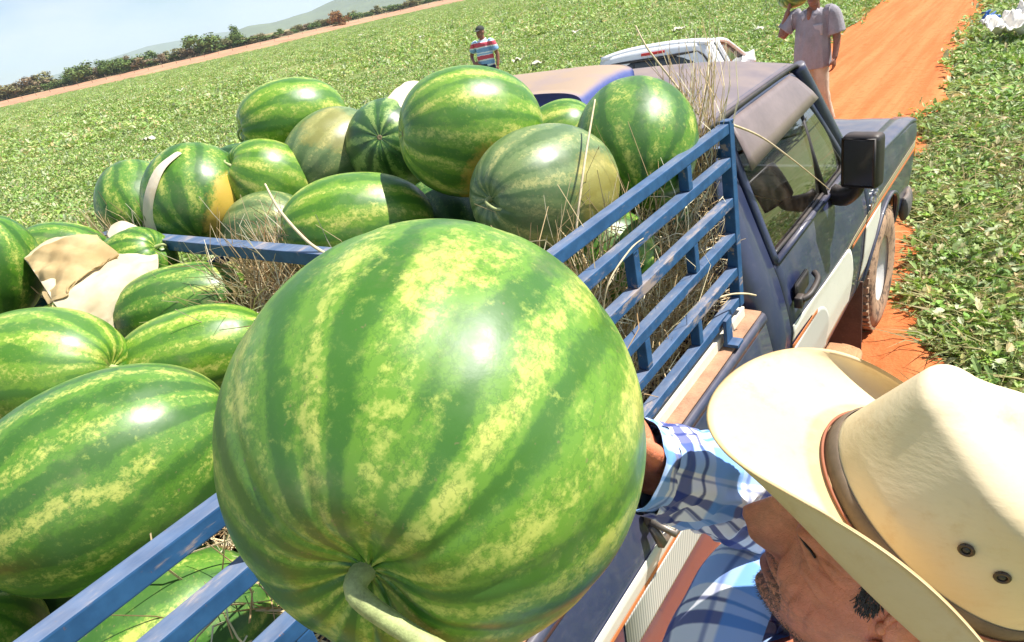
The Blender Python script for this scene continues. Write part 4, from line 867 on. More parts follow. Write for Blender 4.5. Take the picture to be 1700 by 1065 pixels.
def boxgen(lo, hi, L, vert, w=(.0012, .0028)):
    def g():
        p = np.array([random.uniform(a, b) for a, b in zip(lo, hi)]); th = random.uniform(0, 6.283); e = random.gauss(*vert); l = random.uniform(*L)
        q = p+l*np.array([math.cos(th)*math.cos(e), math.sin(th)*math.cos(e), math.sin(e)]); q[0] = min(max(q[0], -.86), .86+.05*(random.random() < .06)); q[1] = min(q[1], -2.0); return p, q, random.uniform(*w)
    return g
straw('straw_bedding', boxgen((.66, -3.0, 1.18), (.86, -2.08, 1.66), (.12, .38), (.35, .7)), 2600, 'dry straw packed between the watermelons and the right rack rails')
straw('straw_layer', boxgen((-.80, -4.3, 1.15), (.80, -2.1, 1.30), (.15, .40), (.0, .25)), 3500, 'layer of dry straw under the watermelons in the bed')
straw('straw_heap', boxgen((-.25, -3.30, 1.55), (.12, -3.02, 1.74), (.08, .28), (.25, .5)), 2200, 'tangled dry straw heap beside the cross bar')
def fan(c, spread, L, lean, w=(.0012, .0026)):
    def g():
        p = np.array(c)+np.array([random.gauss(0, s) for s in spread]); d = np.array([random.gauss(lean[0], .16), random.gauss(lean[1], .16), 1.0]); d /= np.linalg.norm(d); return p, p+d*random.uniform(*L), random.uniform(*w)
    return g
straw('grass_tuft', fan((.80, -2.10, 1.72), (.035, .03, .05), (.18, .42), (.05, .05)), 110, 'upright tuft of tall dry grass at the cab corner above the rack')
straw('straw_tuft', fan((-.86, -3.18, 1.78), (.10, .16, .03), (.05, .17), (-.1, -.1)), 420, 'dry grass tuft along the far rail behind the cream sack')
straw('straw_wisps', fan((.02, -3.08, 1.72), (.09, .06, .03), (.08, .24), (-.25, -.1)), 130, 'loose dry stalks sticking up beside the orange patched watermelon')
straw('rail_straw', fan((.74, -2.72, 1.66), (.05, .12, .05), (.08, .26), (.1, -.1)), 60, 'thin dry stalks rising before the grey green watermelon')
straw('near_straw', boxgen((.60, -3.92, 1.40), (.84, -3.70, 1.62), (.08, .22), (.5, .6)), 90, 'dry straw hanging between the near rails at bottom left')
def twig(pts, r, label, name='dry_stalk'):
    return tag(obj(name, tube(pts, r, 6, smooth_n=22), simple('dry_stalk', (.60, .48, .30), .7, var=.25, scale=30)), label, 'stalk', 'single dry stalks')
twig([at((1196, 200), 'X', .86), at((1260, 225), 'X', .885), at((1320, 268), 'X', .97), at((1378, 315), 'X', 1.0)], [.0045, .0038, .003, .0015], 'long dry stalk slanting across the side window of the cab')
twig([atd((1055, 42), 2.15), atd((1075, 80), 2.15), atd((1120, 138), 2.15), atd((1160, 190), 2.1)], [.0025, .003, .003, .003], 'thin stalk bent over the cab roof above the upright watermelon')
twig([atd((440, 305), 1.75), atd((465, 350), 1.72), atd((510, 400), 1.68), atd((548, 425), 1.65)], [.0025, .004, .004, .004], 'pale stalk leaning over the light green watermelon')
twig([atd((988, 165), 1.7), atd((972, 260), 1.62), atd((960, 350), 1.6), atd((955, 400), 1.6)], [.002, .003, .003, .003], 'upright pale stalk in front of the grey green watermelon')
twig([at((1068, 395), 'X', .93), at((1045, 415), 'X', .94), at((1010, 470), 'X', .93), at((1000, 530), 'X', .91)], [.0012, .002, .002, .0015], 'forked pale stalk hooked over the top rails')
twig([at((1255, 490), 'X', .97), at((1235, 487), 'X', .95), at((1205, 490), 'X', .92), at((1150, 510), 'X', .88)], [.003, .0032, .003, .0025], 'crooked root stalk poking out at the foot of the rack')
# ------------------------------------------------------------------ sacking and paper
def mat_cloth(name, a, b, sc=260):
    t = NT(name); co = t.coord(); w1 = t.new('TexWave', bands_direction='X'); w2 = t.new('TexWave', bands_direction='Y')
    for w in (w1, w2): t.put(w.inputs['Vector'], co); w.inputs['Scale'].default_value = sc; w.inputs['Distortion'].default_value = 1.5
    k = t.math('MULTIPLY', w1.outputs['Fac'], w2.outputs['Fac']); n = t.noise(co, 9, 5)
    t.set(color=t.mix(t.ramp(n, .35, .65), a, b), rough=.85, spec=.15); t.bump(t.math('ADD', k, t.math('MULTIPLY', n, 1.5)), .35, .004)
    return t.m
M_SACK = mat_cloth('woven_sack', (.56, .45, .28), (.68, .58, .40)); M_PAPER = mat_cloth('kraft_paper', (.66, .54, .38), (.76, .66, .50), 420)
def drape(rows, n, amp, seed, th=.003, sc=9):
    """rows of control points in space -> smooth sheet with folds"""
    R = np.array([[np.asarray(p, float) for p in r] for r in rows]); A = np.array([resample(r, n) for r in R]); B = np.array([resample(A[:, j], n) for j in range(n)])
    du = np.gradient(B, axis=0); dv = np.gradient(B, axis=1); nn = np.cross(du, dv); nn /= np.linalg.norm(nn, axis=2, keepdims=True)+1e-9
    rd = random.Random(int(seed*10)); dirs = [(Vector((rd.gauss(0, 1), rd.gauss(0, 1), rd.gauss(0, 1))).normalized()*sc*rd.uniform(.5, 1.1), rd.random(), rd.uniform(.25, .6)) for _ in range(5)]
    tri = lambda x: abs((x % 1)-.5)*2-.5
    h = np.array([[sum(w_*tri(Vector(B[i, j]).dot(d_)+o_+.35*mnoise.noise(Vector(B[i, j])*6)) for d_, o_, w_ in dirs)+.12*mnoise.noise(Vector(B[i, j])*40) for j in range(n)] for i in range(n)]); return sheet(B+nn*(amp*h)[:, :, None], th)
Z_ = lambda q, d: atd(q, d)
tag(obj('cream_sack', drape([[Z_((38, 425), 2.02), Z_((95, 392), 2.06), Z_((170, 405), 2.10), Z_((262, 425), 2.06)], [Z_((70, 470), 1.92), Z_((130, 455), 1.94), Z_((190, 445), 1.96), Z_((262, 440), 1.98)], [Z_((95, 510), 1.86), Z_((140, 500), 1.88), Z_((195, 490), 1.90), Z_((240, 480), 1.93)], [Z_((125, 540), 1.84), Z_((150, 548), 1.86), Z_((185, 552), 1.88), Z_((205, 530), 1.92)]], 72, .014, 3.1, sc=20), M_SACK), 'crumpled cream woven sack spread over the watermelons on the left', 'sack')
tag(obj('sack_fold', drape([[Z_((40, 428), 1.985), Z_((60, 418), 1.99), Z_((100, 398), 2.0), Z_((160, 388), 2.03)], [Z_((62, 455), 1.95), Z_((90, 450), 1.93), Z_((125, 425), 1.95), Z_((175, 405), 2.02)], [Z_((75, 490), 1.90), Z_((105, 478), 1.88), Z_((140, 455), 1.92), Z_((195, 420), 2.0)], [Z_((80, 505), 1.88), Z_((112, 492), 1.87), Z_((120, 470), 1.90), Z_((190, 428), 2.0)]], 60, .012, 8.2, sc=22), mat_cloth('old_sacking', (.40, .28, .13), (.52, .39, .20))), 'folded brown flap of old sacking lying on the cream sack', 'sacking')
tag(obj('white_rag', drape([[Z_((185, 375), 2.12), Z_((205, 368), 2.12), Z_((238, 382), 2.14)], [Z_((180, 392), 2.09), Z_((208, 385), 2.09), Z_((240, 390), 2.12)], [Z_((192, 402), 2.07), Z_((212, 398), 2.07), Z_((228, 396), 2.1)]], 22, .006, 5.5), M_SACK), 'small white rag at the far end of the cross bar', 'rag')
pK, aK, bK = MPOS['K']
def onto(px, p, r):   # point on a sphere round a melon seen at a pixel
    d = CF+CR*(px[0]-850)/FPX-CU*(px[1]-532.5)/FPX; d /= np.linalg.norm(d); m = p-CAM; t_ = m@d; q = r*r-(m@m-t_*t_)
    return CAM+d*(t_-math.sqrt(max(q, 0)))
rowsK = [[onto((x-w, y), pK, .186), onto((x, y-2), pK, .192), onto((x+w, y), pK, .187)] for x, y, w in ((296, 254, 6), (268, 278, 8), (253, 310, 8), (246, 345, 8), (250, 372, 9), (262, 392, 10))]
tag(obj('paper_strip', drape(rowsK, 26, .003, 2.2, .002), M_PAPER), 'creased strip of brown paper stuck down the side of a watermelon', 'paper')
pD, aD, bD = MPOS['D']
tag(obj('paper_sheet', drape([[onto((632, 172), pD, .172), onto((655, 186), pD, .172), onto((672, 192), pD, .172)], [onto((650, 155), pD, .175), onto((668, 166), pD, .178), onto((685, 172), pD, .178)], [Z_((672, 136), 2.46), Z_((690, 134), 2.46), Z_((708, 140), 2.46)]], 24, .006, 6.6, .002, 7), M_PAPER), 'pale paper sheet laid on the dark striped watermelon', 'paper')
# ------------------------------------------------------------------ people
def mat_skin(name, base=(.68, .26, .145)):
    t = NT(name); co = t.coord(); col = t.attr('Col'); n = t.noise(co, 45, 6, .65); n2 = t.noise(co, 9, 4); n3 = t.noise(co, 260, 3)
    c = t.mix(t.ramp(n, .3, .7), tuple(x*.78 for x in base), tuple(min(1, x*1.22) for x in base)); c = t.mix(t.ramp(n2, .38, .62, 0, .6), c, (base[0]*1.08, base[1]*.70, base[2]*.62))
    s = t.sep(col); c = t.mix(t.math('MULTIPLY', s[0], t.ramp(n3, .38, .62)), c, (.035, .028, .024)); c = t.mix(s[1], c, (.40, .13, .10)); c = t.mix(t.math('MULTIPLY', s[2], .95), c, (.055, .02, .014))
    t.set(color=c, rough=.42, sss=.0, spec=.5)
    w = t.new('TexVoronoi', feature='DISTANCE_TO_EDGE'); t.put(w.inputs['Vector'], t.mapping(co, (1, 1, 1))); w.inputs['Scale'].default_value = 230
    t.bump(t.math('ADD', t.math('MULTIPLY', n, .9), t.math('ADD', t.math('MULTIPLY', n3, .5), t.math('MULTIPLY', t.ramp(w.outputs['Distance'], 0, .12), .35))), .32, .004); return t.m
def mat_plaid():
    t = NT('blue_plaid_cotton'); uv = t.coord('UV'); u, v = t.sep(uv)[0], t.sep(uv)[1]
    def band(x, per, c, w):
        f = t.math('FRACT', t.math('DIVIDE', x, per)); d = t.math('ABSOLUTE', t.math('SUBTRACT', f, c)); return t.ramp(d, w*.5-.012, w*.5+.012, 1, 0)
    c = (.88, .88, .92, 1)
    for x in (u, v):
        c = t.mix(t.math('MULTIPLY', band(x, .125, .30, .34), .68), c, (.12, .36, .82)); c = t.mix(t.math('MULTIPLY', band(x, .125, .80, .13), .85), c, (.03, .05, .24))
        c = t.mix(t.math('MULTIPLY', band(x, .125, .62, .04), .85), c, (.03, .05, .20)); c = t.mix(t.math('MULTIPLY', band(x, .125, .06, .03), .6), c, (.05, .10, .35))
    t.set(color=c, rough=.85, spec=.15, sheen=.1); w = t.new('TexWave'); t.put(w.inputs['Vector'], uv); w.inputs['Scale'].default_value = 900
    t.bump(t.math('ADD', t.math('MULTIPLY', w.outputs['Fac'], .1), t.noise(uv, 60, 3)), .2, .002); return t.m
def cloth_tube(path, rad, nu, nv, fold=.10, seed=0, flat=1.0, up=None, fs=9., cap=False, stretch=1.0):
    """garment tube with folds; returns (v,f), uv in metres"""
    P = np.asarray(path, float); rr = np.asarray(rad, float)[:, None]; Q = resample(np.hstack([P, rr]), nu); P, R_ = Q[:, :3], Q[:, 3]
    T = np.gradient(P, axis=0); T /= np.linalg.norm(T, axis=1, keepdims=True); a = np.array(up if up is not None else (0, 0, 1.), float); L = np.concatenate([[0], np.cumsum(np.linalg.norm(np.diff(P, axis=0), axis=1))])
    V, UV = [], []; an = np.linspace(0, 2*math.pi, nv)
    for i in range(nu):
        a = a-T[i]*(a@T[i]); a /= np.linalg.norm(a); b = np.cross(T[i], a)
        for k, x in enumerate(an):
            cx, cy = math.cos(x), math.sin(x)
            n1 = mnoise.fractal(Vector((cx*1.1+seed, cy*1.1, L[i]*fs*1.6)), 1, 2, 3); n2 = 1-2*abs(mnoise.noise(Vector((cx*1.7-seed, cy*1.7+L[i]*fs*.7, L[i]*fs*1.6))))
            r = R_[i]*(1+fold*(.8*n1+.9*n2)); V.append(P[i]+r*(cx*a+cy*b*flat)); UV.append((x*R_.mean()*1.05+seed, L[i]*stretch))
    v, f = grid(np.array(V).reshape(nu, nv, 3)); return (v, [tuple(reversed(q)) for q in f]), np.array(UV)
def hand_vf(wrist, fwd, palm, right=True, curl=(.35, .5, .45), size=1.0, spread=.16, thumb_out=.75):
    """closed pieces of a hand: palm and five bent fingers; palm = direction the palm faces"""
    w = Vector(wrist); y = Vector(fwd).normalized(); z = Vector(palm); z = (z-y*z.dot(y)).normalized(); x = y.cross(z) if right else z.cross(y)   # x towards the thumb side
    S = size; parts = [tube([w-y*.03*S, w+y*.005*S, w+y*.05*S+x*.004*S, w+y*.088*S], [.027*S, .030*S, .040*S, .038*S], 14, flat=.42 if False else 1, smooth_n=10)]
    v, f = parts[0]; c = np.array(w); zz = np.array(z); v = v-np.outer((v-c)@zz, zz)*.52; parts[0] = (v, f)
    for k, (off, L, r) in enumerate(((.029, .078, .0090), (.009, .088, .0095), (-.011, .082, .0090), (-.029, .064, .0080))):
        p = w+y*(.080-abs(off)*.10)*S+x*off*S; d = (y+x*(off*spread*12)).normalized(); pts = [p-d*.02*S, p]; ang = 0
        for j, frac in enumerate((.44, .31, .25)):
            ang += curl[j]; dd = d*math.cos(ang)+z*math.sin(ang); p = p+dd*L*frac*S; pts.append(p)
        parts.append(tube(pts, [r*S*1.05, r*S*1.08, r*S, r*.92*S, r*.72*S], 10, smooth_n=14)); parts.append(ball(pts[-1], r*.72*S, 8, 10))
    p = w+y*.018*S+x*.026*S; d0 = (y*.62+x*thumb_out+z*.25).normalized(); p1 = p+d0*.038*S; d1 = (y*.85+x*.42*thumb_out+z*.42).normalized(); p2 = p1+d1*.032*S; p3 = p2+(y*.85+x*.15+z*.5).normalized()*.026*S
    parts.append(tube([p-d0*.012*S, p, p1, p2, p3], [.014*S, .0145*S, .012*S, .0108*S, .0085*S], 10, smooth_n=14)); parts.append(ball(p3, .0085*S, 8, 10)); return parts
# ---- the picker's head
def head_vf():
    rows = np.array([(.002, .135, -.004, .135, .004), (.046, .128, -.058, .128, .046), (.074, .106, -.086, .108, .066), (.088, .078, -.099, .082, .0745), (.094, .050, -.103, .052, .0775), (.090, .026, -.101, .030, .0765), (.087, .004, -.096, .008, .0745), (.088, -.020, -.087, -.012, .0725), (.0895, -.044, -.077, -.032, .0690), (.0895, -.066, -.068, -.050, .0645),
                     (.0885, -.086, -.063, -.066, .0580), (.0850, -.102, -.060, -.078, .0500), (.0740, -.114, -.058, -.090, .0450), (.0560, -.118, -.058, -.098, .0440), (.0400, -.122, -.059, -.106, .0470), (.0330, -.138, -.062, -.122, .0520), (.0320, -.175, -.070, -.160, .0560), (.0300, -.215, -.080, -.205, .0620)])
    NT_, NA = 300, 240; R_ = resample(rows, NT_); al = np.linspace(-math.pi, math.pi, NA, endpoint=False); c, s = np.cos(al), np.sin(al)
    ym = (R_[:, 0]+R_[:, 2])/2; yh = (R_[:, 0]-R_[:, 2])/2
    Y = ym[:, None]+yh[:, None]*np.sign(c)*np.abs(c)**1.04; X = R_[:, 4][:, None]*np.sign(s)*np.abs(s)**.92; Z = R_[:, 1][:, None]*(1+c)/2+R_[:, 3][:, None]*(1-c)/2
    front = np.clip(c, 0, 1)**.5*np.ones_like(X); ax = np.abs(X); g = lambda q, m, w: np.exp(-((q-m)/w)**2)
    dy = np.zeros_like(X)
    hn = np.interp(Z, [-.052, -.046, -.040, -.034, -.028, -.021, -.012, .0, .012, .030, .046], [0, .006, .022, .036, .0435, .0455, .041, .033, .025, .012, .0]); sg = np.interp(Z, [-.045, -.028, -.012, .01, .035], [.0135, .0155, .0125, .0105, .0110])
    dy += hn*np.exp(-(ax/sg)**2.2); dy += .017*g(ax, .0165, .0075)*g(Z, -.032, .0090)                 # nose and wings
    dy -= .0150*g(ax, .032, .0160)*g(Z, .021, .0140); dy += .0220*g(ax, .0330, .0120)*g(Z, .0175, .0095)     # socket, closed lid
    eyeo = (.0220*g(ax, .0330, .0120)*g(Z, .0175, .0095)-.0150*g(ax, .032, .0160)*g(Z, .021, .0140)); lidz = .0120-.12*(ax-.033)-6*(ax-.033)**2; dy -= .0050*g(Z, lidz, .0020)*g(ax, .034, .017); dy += .0036*g(Z, lidz-.0060, .0030)*g(ax, .033, .018)    # lash line, bag
    dy -= .0034*g(Z, lidz-.0110, .0020)*g(ax, .032, .016)
    dy += .0085*g(Z, .043, .0085)*g(ax, .028, .022); dy += .004*g(Z, .048, .010)*g(ax, 0, .02)
    dy += .0105*g(Z, -.0565, .0062)*g(ax, 0, .024); dy -= .0085*g(Z, -.0650, .0024)*g(ax, 0, .030); dy += .0110*g(Z, -.0735, .0062)*g(ax, 0, .022); dy -= .0060*g(Z, -.0875, .0065)*g(ax, 0, .022); dy += .0110*g(Z, -.1020, .0120)*g(ax, 0, .021)
    dy -= .0030*g(Z, -.0480, .0060)*g(ax, 0, .0035)
    nx = np.interp(Z, [-.085, -.060, -.030, -.022], [.037, .033, .0215, .019]); dy -= .0075*g(ax, nx, .0042)*np.clip((Z+.085)/.02, 0, 1)*np.clip((-.018-Z)/.01, 0, 1); dy += .0080*g(ax, nx+.012, .0095)*g(Z, -.044, .026)
    dy += .0050*g(ax, .050, .020)*g(Z, -.006, .016)
    # crow's feet and cheek creases
    for k, (m, q) in enumerate(((.5, .012), (.15, .004), (-.25, -.006), (-.6, -.018))): dy -= .0030*g(Z, q+m*(ax-.048), .0016)*np.clip((ax-.046)/.006, 0, 1)*np.clip((.068-ax)/.01, 0, 1)
    for k in range(3): dy -= .0034*g(ax, .042+.008*k+.10*(-.03-Z)*(-1), .0018)*np.clip((Z+.088)/.02, 0, 1)*np.clip((-.028-Z)/.02, 0, 1)
    for k in range(3): dy -= .0014*g(Z, .066+.014*k+.003*np.sin(ax*90), .0018)*np.clip((.05-ax)/.02, 0, 1)
    wing = g(ax, .0150, .0075)*g(Z, -.0325, .0080)*front; Y = Y+dy*front; X = X+np.sign(X)*(.55*eyeo*front+.45*dy*front*(ax > .045)+.0065*wing); Y = Y-.0050*g(ax, .0255, .0030)*g(Z, -.029, .010)*front
    # throat cords and larynx
    thr = np.clip((-.120-Z)/.015, 0, 1); Y += thr*front*(.009*g(ax, 0, .012)*g(Z, -.150, .014)); Y += thr*front*.004*g(ax, .022, .006)
    v = np.stack([X, Y, Z], -1); v, f = grid(v, close_v=True); f = [tuple(reversed(q)) for q in f]
    vx, vy, vz = v[:, 0], v[:, 1], v[:, 2]; a_ = np.abs(vx); G_ = lambda q, m, w: np.exp(-((q-m)/w)**2)
    beard = np.zeros(len(v)); beard += np.clip((-.046-vz)/.01, 0, 1)*np.clip((vy-.030)/.02, 0, 1)*np.clip((vz+.135)/.012, 0, 1)*np.where(a_ < .038, 1, .55)
    beard *= np.clip((vy-.052)/.02, .35, 1); beard = np.maximum(beard, 1.35*G_(vz, -.0495, .0072)*G_(a_, 0, .034)*(vy > .06)); beard = np.maximum(beard, .9*G_(vz, -.102, .014)*np.clip((vy-.03)/.03, 0, 1)); beard = np.maximum(beard, .8*np.clip((-.088-vz)/.012, 0, 1)*np.clip((vz+.128)/.01, 0, 1)*np.clip((vy-.0)/.03, 0, 1))
    brow = .8*G_(vz, .042, .006)*G_(a_, .034, .020)*(vy > .05); beard = np.maximum(beard, brow)
    lips = np.clip(G_(vz, -.0575, .0050)+G_(vz, -.0725, .0058), 0, 1)*np.clip(1-(a_/.026)**4, 0, 1)*(vy > .07); beard *= 1-lips*.9
    crease = np.clip(G_(vz, -.0650, .0024)*np.clip(1-(a_/.028)**4, 0, 1)*(vy > .07)+1.0*G_(vz, .0120-.12*(a_-.033)-6*(a_-.033)**2, .0024)*G_(a_, .034, .016)*(vy > .05)+.9*G_(vz, -.0405, .0038)*G_(a_, .011, .006)*(vy > .085)+.55*G_(a_, np.interp(vz, [-.085, -.060, -.030, -.022], [.037, .033, .0225, .020]), .0028)*np.clip((vz+.082)/.02, 0, 1)*np.clip((-.020-vz)/.01, 0, 1)*(vy > .05), 0, 1)  # shade painted into mouth line, nostrils and cheek folds, plus the dark lash line
    side = np.clip((vz+.004)/.01, 0, 1)*np.clip((.046-vz)/.01, 0, 1)*np.clip((.034-.10*np.maximum(0, .02-vz)-vy)/.008, 0, 1)*np.clip((vy-.013)/.006, 0, 1)*(a_ > .05)
    nape = np.clip((vz+.050)/.012, 0, 1)*np.clip((.012-vz)/.01, 0, 1)*np.clip((-.020-vy)/.008, 0, 1); hairm = np.maximum(side, nape)
    return v, f, np.stack([np.maximum(np.clip(beard*.72, 0, 1), hairm*.95), lips*.8, crease], 1), hairm
def rotv(w):
    w = Vector(w); return np.array(Quaternion(w.normalized(), w.length).to_matrix()) if w.length > 1e-6 else np.eye(3)
B0 = np.array([[0, -1, 0], [-1, 0, 0], [0, 0, 1.]])          # columns: left, forward, up
HEADPOS = np.array([1.6257, -3.619, 1.8255]); HR = rotv((-.051, .337, .074))@B0; HS = 1.05
def hw(p): return (np.asarray(p, float)*HS)@HR.T+HEADPOS
feet_z = ground_z(1.75, -3.6)
man = empty('person', (1.75, -3.6, feet_z), 'man in a cream cowboy hat and blue plaid shirt lifting the huge watermelon', 'person')
M_SKIN = mat_skin('tanned_skin')
hv, hf, hcol, hairm = head_vf()
hv = hv*np.array([-1, 1, 1]) if False else hv
hv = hw(hv)
# ears
def ear(s):
    loop = [(s*.0760, -.004, -.030), (s*.0800, -.014, -.022), (s*.0860, -.022, -.004), (s*.0890, -.022, .014), (s*.0870, -.012, .028), (s*.0820, .000, .028), (s*.0780, .005, .016), (s*.0760, .004, .000)]
    return join(tube([hw(p) for p in loop], [.0055, .0045, .004, .004, .004, .004, .0035, .003], 8, smooth_n=30), ball(hw((s*.0780, -.008, .004)), (.0055, .014, .024), 12, 16, HR), ball(hw((s*.0770, .001, -.028)), (.006, .008, .010), 10, 12, HR), ball(hw((s*.0765, .006, -.002)), (.005, .005, .007), 8, 10, HR))
ev, ef = join(ear(1), ear(-1))
# arms, hands, torso under the clothes, one continuous surface
RS, RE, RW = (1.52, -3.44, 1.49), (1.475, -3.445, 1.695), (1.380, -3.622, 1.862)
LS, LE, LW = (1.60, -3.80, 1.47), (1.49, -4.00, 1.50), (1.385, -3.935, 1.83)
PAc = np.array(PA)
pr = (PAc-np.array(RW)); pl = PAc-np.array(LW)
bits = [tube([RS, RE, RW], [.05, .042, .029], 14, smooth_n=20), tube([LS, LE, LW], [.05, .042, .029], 14, smooth_n=20),
        tube([(1.78, -3.58, .98), (1.72, -3.59, 1.15), (1.61, -3.61, 1.40), (1.575, -3.615, 1.52), (1.59, -3.62, 1.62), (1.615, -3.625, 1.70)], [.145, .135, .15, .14, .065, .055], 20, smooth_n=24)]
for sy in (-.10, .10): bits.append(tube([(1.78, -3.58+sy, 1.0), (1.79, -3.58+sy*1.1, .98), (1.75, -3.6+sy*1.2, feet_z+.48), (1.80, -3.6+sy*1.3, feet_z+.08)], [.10, .095, .065, .045], 14, smooth_n=20))
bits += hand_vf(RW, (-.35, -.10, .85), PAc+np.array((0, 0, -.02))-np.array((1.36, -3.66, 2.0)), True, (.18, .34, .34)); bits += hand_vf(LW, (-.85, -.08, .22), PAc-np.array((1.308, -3.942, 1.85)), False, (.25, .42, .40))
bv, bf = remesh(join(*bits), .0042, 4)
allv, allf = join((hv, hf), (ev, ef), (bv, bf)); acol = np.vstack([hcol, np.zeros((len(ev)+len(bv), 3))])
body = obj('body', (allv, allf), M_SKIN, man, col=acol)
# hair: close cropped sides and sideburns below the hat
M_HAIR = simple('dark_hair', (.020, .016, .014), .5, var=.5, scale=90)
def strands(mask, n, L0, L1, w0, down, thr=.3):
    V, F_, k = [], [], 0; idx = np.where(mask > thr)[0]; hl = head_vf()[0]
    for i in rng.choice(idx, n):
        p = hl[i]+rng.normal(0, .0012, 3); n_ = np.array([p[0], p[1], .0]); n_ /= np.linalg.norm(n_)+1e-9; d = n_*.12+rng.normal(0, .22, 3)+np.array([0, -.25, -down]); d /= np.linalg.norm(d); L = rng.uniform(L0, L1)
        w = np.cross(d, n_); w = w/(np.linalg.norm(w)+1e-9)*w0; q = p+d*L*.6+n_*.0010; e = p+d*L-n_*.0006
        V += [p-w, p+w, q-w*.8, q+w*.8, e]; F_ += [(k, k+1, k+3, k+2), (k+2, k+3, k+4)]; k += 5
    return hw(np.array(V)), F_
tag(obj('hair', strands(hairm, 14000, .004, .009, .00035, .9), M_HAIR, man, smooth=False), kind='stuff')
# short stubble hairs on chin, lip and jaw
def stubble():
    V, F_, k = [], [], 0; idx = np.where((hcol[:, 0] > .34) & (hairm < .2))[0]; hl = head_vf()[0]
    for i in rng.choice(idx, 2200):
        p = hl[i]+rng.normal(0, .0008, 3); n = np.array([p[0], p[1]-.0, (p[2]+.05)*.4-.02]); n /= np.linalg.norm(n); d = n+rng.normal(0, .35, 3)+np.array([0, 0, -.5]); d /= np.linalg.norm(d); L = rng.uniform(.0018, .0045); w = np.cross(d, [.3, .8, .5]); w = w/np.linalg.norm(w)*.00028; u = np.cross(d, w)
        V += [p-w, p+w, p+u, p+d*L]; F_ += [(k, k+1, k+3), (k+1, k+2, k+3), (k+2, k, k+3)]; k += 4
    return hw(np.array(V)), F_
tag(obj('stubble', stubble(), simple('grey_stubble', (.13, .11, .10), .6, var=.6, scale=300), man, smooth=False), kind='stuff')
# lashes of the closed eyes, laid on the lid line
hl_ = head_vf()[0]
for s_ in (1, -1):
    pts = []
    for x_ in np.linspace(.019, .049, 12):
        z_ = .0120-.12*(x_-.033)-6*(x_-.033)**2; k = np.argmin((hl_[:, 0]-s_*x_)**2+(hl_[:, 2]-z_)**2+np.where(hl_[:, 1] < .03, 1, 0)); pts.append(hl_[k]+np.array([s_*.0008, .0012, -.0006]))
    obj('eyelashes', tube([hw(p) for p in resample(pts, 24)], [.0003]+[.0011]*22+[.0003], 6), M_HAIR, man)
# shirt
M_PLAID = mat_plaid()
vf, uv = cloth_tube([(1.80, -3.58, .92), (1.73, -3.59, 1.12), (1.615, -3.60, 1.36), (1.545, -3.60, 1.51), (1.528, -3.60, 1.590), (1.570, -3.615, 1.645)], [.165, .165, .172, .175, .150, .082], 70, 90, .05, 3.3, 1.32, up=(1, 0, 0)); obj('shirt', vf, M_PLAID, man, uv=uv)
vf, uv = cloth_tube([(1.53, -3.53, 1.50), (1.495, -3.470, 1.575), (1.472, -3.445, 1.665), (1.452, -3.488, 1.732), (1.420, -3.545, 1.790), (1.388, -3.607, 1.847), (1.378, -3.626, 1.866)], [.10, .088, .068, .062, .056, .048, .046], 150, 110, .16, 7.7, fs=17); obj('sleeve', vf, M_PLAID, man, uv=uv)
vf, uv = cloth_tube([(1.379, -3.624, 1.864), (1.375, -3.633, 1.873), (1.370, -3.644, 1.884), (1.366, -3.653, 1.893)], [.0450, .0475, .0505, .055], 20, 60, .10, 2.7, fs=20); obj('cuff', vf, simple('navy_cuff', (.07, .16, .50), .85, var=.35, scale=40) if False else M_PLAID, man, uv=uv)
vf, uv = cloth_tube([(1.58, -3.74, 1.50), (1.59, -3.81, 1.48), (1.50, -3.99, 1.50), (1.445, -3.975, 1.64), (1.40, -3.942, 1.79)], [.085, .078, .066, .056, .048], 60, 50, .12, 5.1); obj('sleeve', vf, M_PLAID, man, uv=uv)
# collar: open V, two wings folded down
def collar():
    N = 40; P = []; UVc = []
    for i, a in enumerate(np.linspace(-2.55, 2.55, N)):      # 0 = nape; ends at the throat
        dirv = np.array([math.cos(a), math.sin(a), 0]); c0 = np.array([1.592, -3.622, 1.655])-np.array([.020, 0, .040])*(abs(a)/2.55)**2
        tip = 1+.55*max(0, (abs(a)-1.7)/.85); row = []
        for r, z in ((.070, -.030), (.071, .012), (.076, .022), (.084, .014), (.094, -.020), (.100+.004*tip, -.034*tip)): row.append(c0+dirv*r+np.array([0, 0, z]))
        P.append(row); UVc += [(a*.08, k*.014) for k in range(6)]
    v, f = sheet(np.array(P), .002); return (v, f), np.vstack([UVc, UVc])
vf, uv = collar(); obj('collar', vf, M_PLAID, man, uv=uv)
M_JEAN = simple('worn_jeans', (.07, .09, .16), .85, var=.3, scale=30, bump=.2); M_BOOT = simple('boot_leather', (.12, .07, .04), .6, var=.3, dust=DUST, dustamt=.5)
tv = [tube([(1.79, -3.58, 1.02), (1.79, -3.58, .93), (1.785, -3.58, .88)], [.155, .16, .14], 24, smooth_n=10)]
for sy in (-.10, .10): tv.append(tube([(1.785, -3.58+sy*.9, .95), (1.78, -3.59+sy*1.1, .75), (1.755, -3.6+sy*1.2, feet_z+.48), (1.80, -3.6+sy*1.3, feet_z+.06)], [.115, .105, .082, .075], 18, smooth_n=26))
v, f = remesh(join(*tv), .012, 3); obj('trousers', (v, f), M_JEAN, man)
for sy in (-.13, .13): v, f = remesh(join(tube([(1.84, -3.6+sy, feet_z+.05), (1.77, -3.6+sy, feet_z+.05), (1.64, -3.6+sy, feet_z+.038), (1.57, -3.6+sy, feet_z+.032)], [.045, .048, .042, .03], 14, smooth_n=12), tube([(1.80, -3.6+sy, feet_z+.05), (1.80, -3.6+sy, feet_z+.16)], [.048, .05], 14)), .008, 2); v[:, 2] = np.maximum(v[:, 2], feet_z-.03); obj('boot', (v, f), M_BOOT, man)
